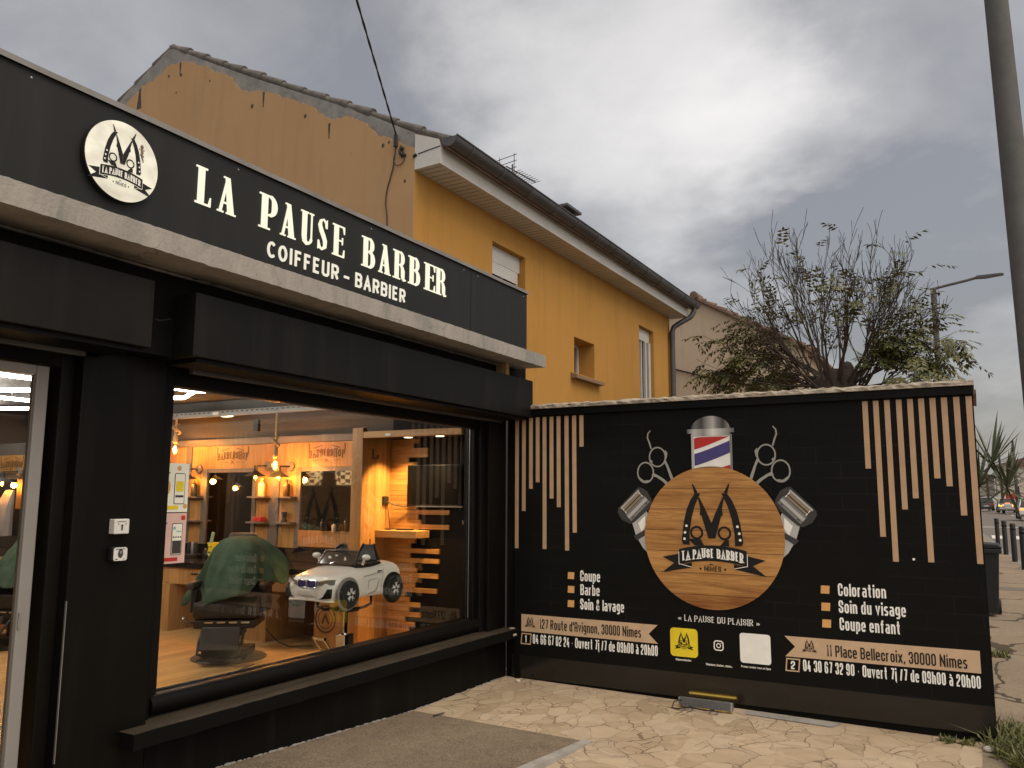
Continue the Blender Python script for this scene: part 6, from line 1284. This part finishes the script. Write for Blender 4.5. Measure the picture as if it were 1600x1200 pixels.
def cape(name, label, seed, loc, rot, mat, sc=1.0):
    """a hairdressing cape thrown over the chair: rings round the headrest that fall over back and arms"""
    rnd = random.Random(seed); n, m = 72, 16; ax, az = -.30, 1.03; ph = [rnd.uniform(0, 6.28) for _ in range(6)]; vs = []
    for j in range(m+1):
        t = j/m
        for i in range(n):
            a = 2*math.pi*i/n; c, s = math.cos(a), math.sin(a)
            rf = .68 if c > 0 else .26; rs = .47 if s > 0 else .42; hem = .50+(.10*max(0, -c))+.17*max(0, s)**1.5*(1 if c < .6 else .5) - .10*max(0, -s)*max(0, c)
            rr2 = 1/math.sqrt((c/rf)**2+(s/rs)**2); prof = .38*t**1.15+.62*t**.42
            fold = (-.17*abs(math.sin(2.5*a+ph[0]+t*1.2))**.45-.11*abs(math.sin(4.5*a+ph[1]-t*1.8))**.5-.05*abs(math.sin(8.5*a+ph[2]+t*3))**.5+.19)*t**.7
            rad = rr2*prof+fold
            x = ax+c*rad; y = s*rad; z = az-(az-hem)*(t**1.9)
            # rests on the seat and arms
            if x > -.12 and abs(y) < .36 and z < .66 and x < .24: z = max(z, .585+.05*(abs(y) > .25)-.06*max(0, x))
            z += .024*abs(math.sin(8*x+ph[3]+9*y))**.6*t+.022*abs(math.sin(10*y+ph[4]-7*x))**.6*t-.02*t+.05*t*t*math.sin(3*a+ph[5])
            vs.append((x, y, z))
    vs.append((ax, 0, az+.012)); fs = [(j*n+i, j*n+(i+1) % n, (j+1)*n+(i+1) % n, (j+1)*n+i) for j in range(m) for i in range(n)]+[(len(vs)-1, (i+1) % n, i) for i in range(n)]
    o = MB().add(vs, fs).build(name, mat, None, smooth=True, loc=(0, 0, 0)); o.modifiers.clear()
    md = o.modifiers.new('sub', 'SUBSURF'); md.levels = 1; md.render_levels = 2
    md = o.modifiers.new('solid', 'SOLIDIFY'); md.thickness = .004; md.offset = 1
    o.location = loc; o.rotation_euler = (0, 0, rot); return tag(o, label, 'cape')
bc = barber_chair('brown leather barber chair under a green cape, on round base plate by the window'); bc.location = (5.30, 5.80, FZ); bc.rotation_euler = (0, 0, R(215))
cape('hair_cape', 'dark green cape draped over the barber chair by the window', 3, (5.30, 5.80, FZ), R(215), M['cloth'])
dup(bc, (4.72, 8.0, FZ), 'barber chair half seen through the door at the left edge', R(195)); cape('hair_cape', 'green cape on the chair at the left edge seen through the door', 8, (4.72, 8.0, FZ), R(195), M['cloth'])
tag(MB().tube([(5.62, 5.70, .36), (5.80, 5.72, .22), (5.92, 5.70, FZ+.012), (6.0, 5.62, FZ+.01), (6.10, 5.50, FZ+.01), (6.18, 5.55, FZ+.02), (6.20, 5.60, .40), (6.10, 5.62, .72)], .006, 5).build('floor_cable', M['cable'], None, loc=(5.9, 5.7, FZ)), 'black cable looping over the floor between the chair and the counter', 'cable')

# ---- child's ride-on car on a pump base
kc = thing('kids_car_chair', 'white toy car seat with blue grille and chrome wheels on a pump base', 'toy car', (5.42, 4.61, FZ)); KX, KY, KZ = 5.42, 4.61, .685
st = [(-.455, .150, .085, .12, .155), (-.450, .185, .065, .135, .190), (-.435, .215, .052, .150, .222), (-.39, .243, .05, .175, .250), (-.30, .258, .05, .195, .272), (-.20, .262, .05, .205, .292), (-.10, .262, .05, .215, .306), (0, .256, .05, .222, .308), (.12, .256, .05, .228, .310), (.22, .260, .05, .238, .325), (.31, .262, .052, .240, .332), (.39, .252, .062, .235, .318), (.43, .232, .075, .22, .285), (.452, .19, .10, .18, .235)]
vs = []; 
for x, hw, zb_, zm, zt in st:
    sec = [(-.80*hw, zb_), (-.97*hw, zb_+.012), (-1.0*hw, zb_+.05), (-1.0*hw, zm), (-.95*hw, zm+.45*(zt-zm)), (-.80*hw, zt-.012), (-.45*hw, zt-.001), (0, zt)]
    sec = sec+[(-y, z) for y, z in sec[::-1][1:]]; vs += [(KX+x, KY+y, KZ+z) for y, z in sec]
k = 15; fs = [(i*k+j, (i+1)*k+j, (i+1)*k+j+1, i*k+j+1) for i in range(len(st)-1) for j in range(k-1)]+[(i*k+k-1, (i+1)*k+k-1, (i+1)*k, i*k) for i in range(len(st)-1)]+[tuple(range(k)), tuple((len(st)-1)*k+j for j in range(k))[::-1]]
kb_ = MB().add(vs, fs).build('body', M['carwhite'], kc, smooth=True); kb_.modifiers.clear(); md = kb_.modifiers.new('sub', 'SUBSURF'); md.levels = 1; md.render_levels = 2
def K(u, v, d): return (KX-.4535-d, KY+u, KZ+v)           # front face, u towards +Y
def side(u, v, d): return (KX+u, KY-.258-d, KZ+v)
def quadcurve(pts, off=0.0): return pts
ckp = MB(); pts = [(-.115, .19), (-.06, .205), (.05, .205), (.20, .195), (.235, .15)]; P_ = pts+[(x, -y) for x, y in pts[::-1]]
ckp.poly([(KX+x, KY+y, KZ+.318+.02*max(0, x)) for x, y in P_]); ckp.prism([(KX+x, KY+y, KZ+.318+.02*max(0, x)) for x, y in P_], (0, 0, -.05)); ckp.build('cockpit', M['black_plastic'], kc)
mb = MB(); mb.tube([(KX-.13, KY-.195, KZ+.312), (KX-.055, KY-.172, KZ+.415), (KX-.05, KY, KZ+.425), (KX-.055, KY+.172, KZ+.415), (KX-.13, KY+.195, KZ+.312)], .009, 7); ws_ = mb.build('windscreen_frame', M['black_plastic'], kc)
mb = MB(); a = [(KX-.130, KY-.19, KZ+.314), (KX-.130, KY+.19, KZ+.314), (KX-.056, KY+.168, KZ+.412), (KX-.056, KY-.168, KZ+.412)]; mb.poly(a); mb.build('windscreen', M['dark_glass'], ws_)
mb = MB(); mb.tube([(KX-.136, KY+.02, KZ+.314), (KX-.136, KY+.195, KZ+.314), (KX-.064, KY+.175, KZ+.418), (KX-.062, KY+.02, KZ+.424)], .004, 5); mb.tube([(KX-.136, KY+.06, KZ+.316), (KX-.11, KY+.0, KZ+.345), (KX-.136, KY-.0, KZ+.312)], .004, 5); mb.build('chrome_strip', M['chrome'], ws_)
g = MB(); 
for y, z, ry, rz in ((.10, .355, .020, .022), (.04, .375, .016, .012), (-.07, .345, .013, .030)): g.ell((KX-.104+(z-.345)*.72, KY+y, KZ+z), .003, ry, rz, 10, 6)
g.build('dial_decal', M['carwhite'], ws_)
MB().lathe([(.05, -.008), (.062, -.006), (.062, .006), (.05, .008), (.05, -.008)], (0, 0, 0), 18).xf(Matrix.Translation((KX+.0, KY+.07, KZ+.42)) @ Matrix.Rotation(R(-55), 4, 'Y')).build('steering_wheel', M['black_plastic'], kc)
mb = MB(); sp_ = [(-.045, .10), (-.035, .02), (.0, -.02)]
mb.add([(KX+.235, KY-.13, KZ+.30), (KX+.235, KY+.13, KZ+.30), (KX+.275, KY+.055, KZ+.455), (KX+.275, KY-.055, KZ+.455), (KX+.265, KY-.085, KZ+.40), (KX+.265, KY+.085, KZ+.40), (KX+.30, KY-.13, KZ+.30), (KX+.30, KY+.13, KZ+.30), (KX+.305, KY+.05, KZ+.45), (KX+.305, KY-.05, KZ+.45)], [(0, 4, 5, 1)[::-1], (4, 3, 2, 5)[::-1], (3, 9, 8, 2)[::-1], (6, 7, 8, 9), (0, 6, 9, 3, 4), (1, 5, 2, 8, 7)]); mb.box(KX+.10, KX+.24, KY-.13, KY+.13, KZ+.30, KZ+.335); mb.build('child_seat', M['black_plastic'], kc, bevel=.01)
MB().tube([(KX+.27, KY-.02, KZ+.45), (KX+.27, KY-.02, KZ+.50)], .006, 6).build('aerial', M['black_plastic'], kc)
for s in (-1, 1):
    mb = MB(); mb.ell((KX-.075, KY+s*.262, KZ+.375), .028, .042, .024, 14, 8); mb.tube([(KX-.07, KY+s*.225, KZ+.315), (KX-.073, KY+s*.245, KZ+.36)], .012, 6); mb.build('side_mirror', M['carwhite'], kc, smooth=True)
    for xx in (-.285, .285):
        yy = KY+s*.235; d_ = s
        ar = MB().lathe([(.0, 0), (.128, .0), (.128, .012)], (KX+xx, KY+s*.2575, KZ+.108), 32, 'Y') if s > 0 else MB().lathe([(.128, -.012), (.128, .0), (.0, 0)], (KX+xx, KY+s*.2575, KZ+.108), 32, 'Y')
        ar.build('wheel_arch', M['g2'] if s < 0 and xx < 0 else M['black_plastic'], kc)
        wh = MB().lathe([(.07, -.035), (.098, -.035), (.106, -.02), (.106, .02), (.098, .035), (.07, .035)], (KX+xx, KY+s*.262, KZ+.105), 28, 'Y').build('wheel', M['rubber'], kc, smooth=True)
        mb = MB(); yo = KY+s*.262+s*.026; mb.lathe([(.074, -.004), (.074, .008), (.066, .008), (.066, -.004)], (KX+xx, yo, KZ+.105), 28, 'Y')
        for q in range(5):
            a = q*1.2566+.3; c_, s_ = math.cos(a), math.sin(a)
            for off in (-.22, .22):
                c2, s2 = math.cos(a+off), math.sin(a+off); mb.tube([(KX+xx+.015*c_, yo+s*.006, KZ+.105+.015*s_), (KX+xx+.070*c2, yo, KZ+.105+.070*s2)], [.010, .007], 5)
        mb.lathe([(.018, -.006), (.018, .010)], (KX+xx, yo, KZ+.105), 12, 'Y'); mb.build('rim', M['rim'], wh)
        MB().lathe([(0, -.002), (.068, -.002), (.068, .002), (0, .002)], (KX+xx, KY+s*.262+s*.018, KZ+.105), 20, 'Y').build('rim_back', M['black_plastic'], wh)
    # front details
    g = G2(lambda u, v, d: K(u, v, d)); u = s*.046
    g.poly([(u-.038, .165), (u+.038, .165), (u+.040, .180), (u+.036, .212), (u+.026, .218), (u-.026, .218), (u-.036, .212), (u-.040, .180)], .004); 
    gr = MB(); gr.box(KX-.462, KX-.44, KY+s*.050-.042, KY+s*.050+.042, KZ+.160, KZ+.214); gf = gr.build('grille', M['grille'], kc, bevel=.008)
    mb = MB(); mb.tube([(KX-.462, KY+s*.050+.044*max(-.9, min(.9, 1.25*math.cos(a*.3927))), KZ+.187+.030*max(-.9, min(.9, 1.25*math.sin(a*.3927)))) for a in range(17)], .004, 5); mb.build('grille_surround', M['chrome'], gf)
    mb = MB(); mb.add([(KX-.450, KY+s*.095, KZ+.205), (KX-.452, KY+s*.095, KZ+.175), (KX-.405, KY+s*.235, KZ+.185), (KX-.395, KY+s*.238, KZ+.222), (KX-.43, KY+s*.17, KZ+.222)], [(0, 1, 2, 3, 4) if s < 0 else (4, 3, 2, 1, 0)]); 
    mb.v = [(x-.012, y+s*.006, z) for x, y, z in mb.v]; mb.build('headlight', M['steel'], kc)
    mb = MB(); mb.add([(KX-.462, KY+s*.205, KZ+.155), (KX-.452, KY+s*.232, KZ+.155), (KX-.455, KY+s*.228, KZ+.085), (KX-.466, KY+s*.130, KZ+.075), (KX-.466, KY+s*.165, KZ+.095)], [(0, 1, 2, 3, 4) if s > 0 else (4, 3, 2, 1, 0)]); mb.v = [(x+.002, y, z) for x, y, z in mb.v]; mb.prism(mb.v[:5], (.02, 0, 0)); mb.build('air_intake', M['black_plastic'], kc)
mb = MB(); mb.box(KX-.476, KX-.44, KY-.075, KY+.075, KZ+.098, KZ+.142); mb.build('number_plate', M['offwhite'], kc, bevel=.005)
mb = MB(); mb.prism([(KX-.448, KY-.20, KZ+.052), (KX-.464, KY-.12, KZ+.056), (KX-.470, KY-.08, KZ+.066), (KX-.470, KY+.08, KZ+.066), (KX-.464, KY+.12, KZ+.056), (KX-.448, KY+.20, KZ+.052), (KX-.40, KY+.235, KZ+.05), (KX-.40, KY-.235, KZ+.05)], (0, 0, .014)); mb.build('front_lip', M['carwhite'], kc, bevel=.005)
mb = MB(); mb.poly([(KX-.09, KY-.2602, KZ+.20), (KX-.08, KY-.2602, KZ+.062), (KX+.13, KY-.2602, KZ+.062), (KX+.15, KY-.2602, KZ+.22)]); 
g = G2(side); g.strip([(-.065, .068), (.115, .068), (.150, .215), (.155, .285)], .004, .004); g.strip([(-.10, .225), (.145, .248)], .004, .004); g.strip([(-.035, .125), (-.03, .19), (.08, .20)], .004, .004); g.strip([(-.035, .085), (.06, .10), (.11, .19)], .006, .004); g.build('door_line', M['g2'], kc)
MB().box(KX+.085, KX+.125, KY-.272, KY-.258, KZ+.255, KZ+.262).build('door_handle', M['black_plastic'], kc)
mb = MB(); z0 = KZ+.05
mb.tube([(KX-.20, KY-.12, z0), (KX-.20, KY-.12, z0-.07), (KX-.16, KY-.08, z0-.10), (KX+.14, KY-.08, z0-.10), (KX+.18, KY-.12, z0-.07), (KX+.18, KY-.12, z0)], .012, 8); mb.tube([(KX-.20, KY+.12, z0), (KX-.20, KY+.12, z0-.07), (KX-.16, KY+.08, z0-.10), (KX+.14, KY+.08, z0-.10), (KX+.18, KY+.12, z0-.07), (KX+.18, KY+.12, z0)], .012, 8); mb.box(KX-.06, KX+.06, KY-.09, KY+.09, z0-.12, z0-.09); mb.build('carrier_frame', M['black_plastic'], kc)
MB().lathe([(.022, z0-.12-FZ), (.022, .15)], (KX, KY, FZ), 18).build('piston', M['chrome'], kc, smooth=True); MB().box(KX-.055, KX+.055, KY-.05, KY+.05, FZ+.02, z0-.30).build('pump_box', M['chrome'], kc, bevel=.006); MB().box(KX-.01, KX+.04, KY-.053, KY-.0505, FZ+.04, z0-.31).build('pump_box_face', M['black_plastic'], kc)
MB().lathe([(.26, 0), (.26, .012), (.10, .03)], (KX, KY, FZ), 30).build('floor_plate', M['chrome'], kc, smooth=True)
mb = MB()
for s in (-1, 1): mb.tube([(KX-.06, KY+s*.05, FZ+.12), (KX-.18, KY+s*.05, FZ+.14), (KX-.30, KY+s*.05, FZ+.28)], .010, 7)
mb.box(KX-.315, KX-.285, KY-.06, KY+.06, FZ+.275, FZ+.295); mb.build('footrest', M['chrome'], kc)
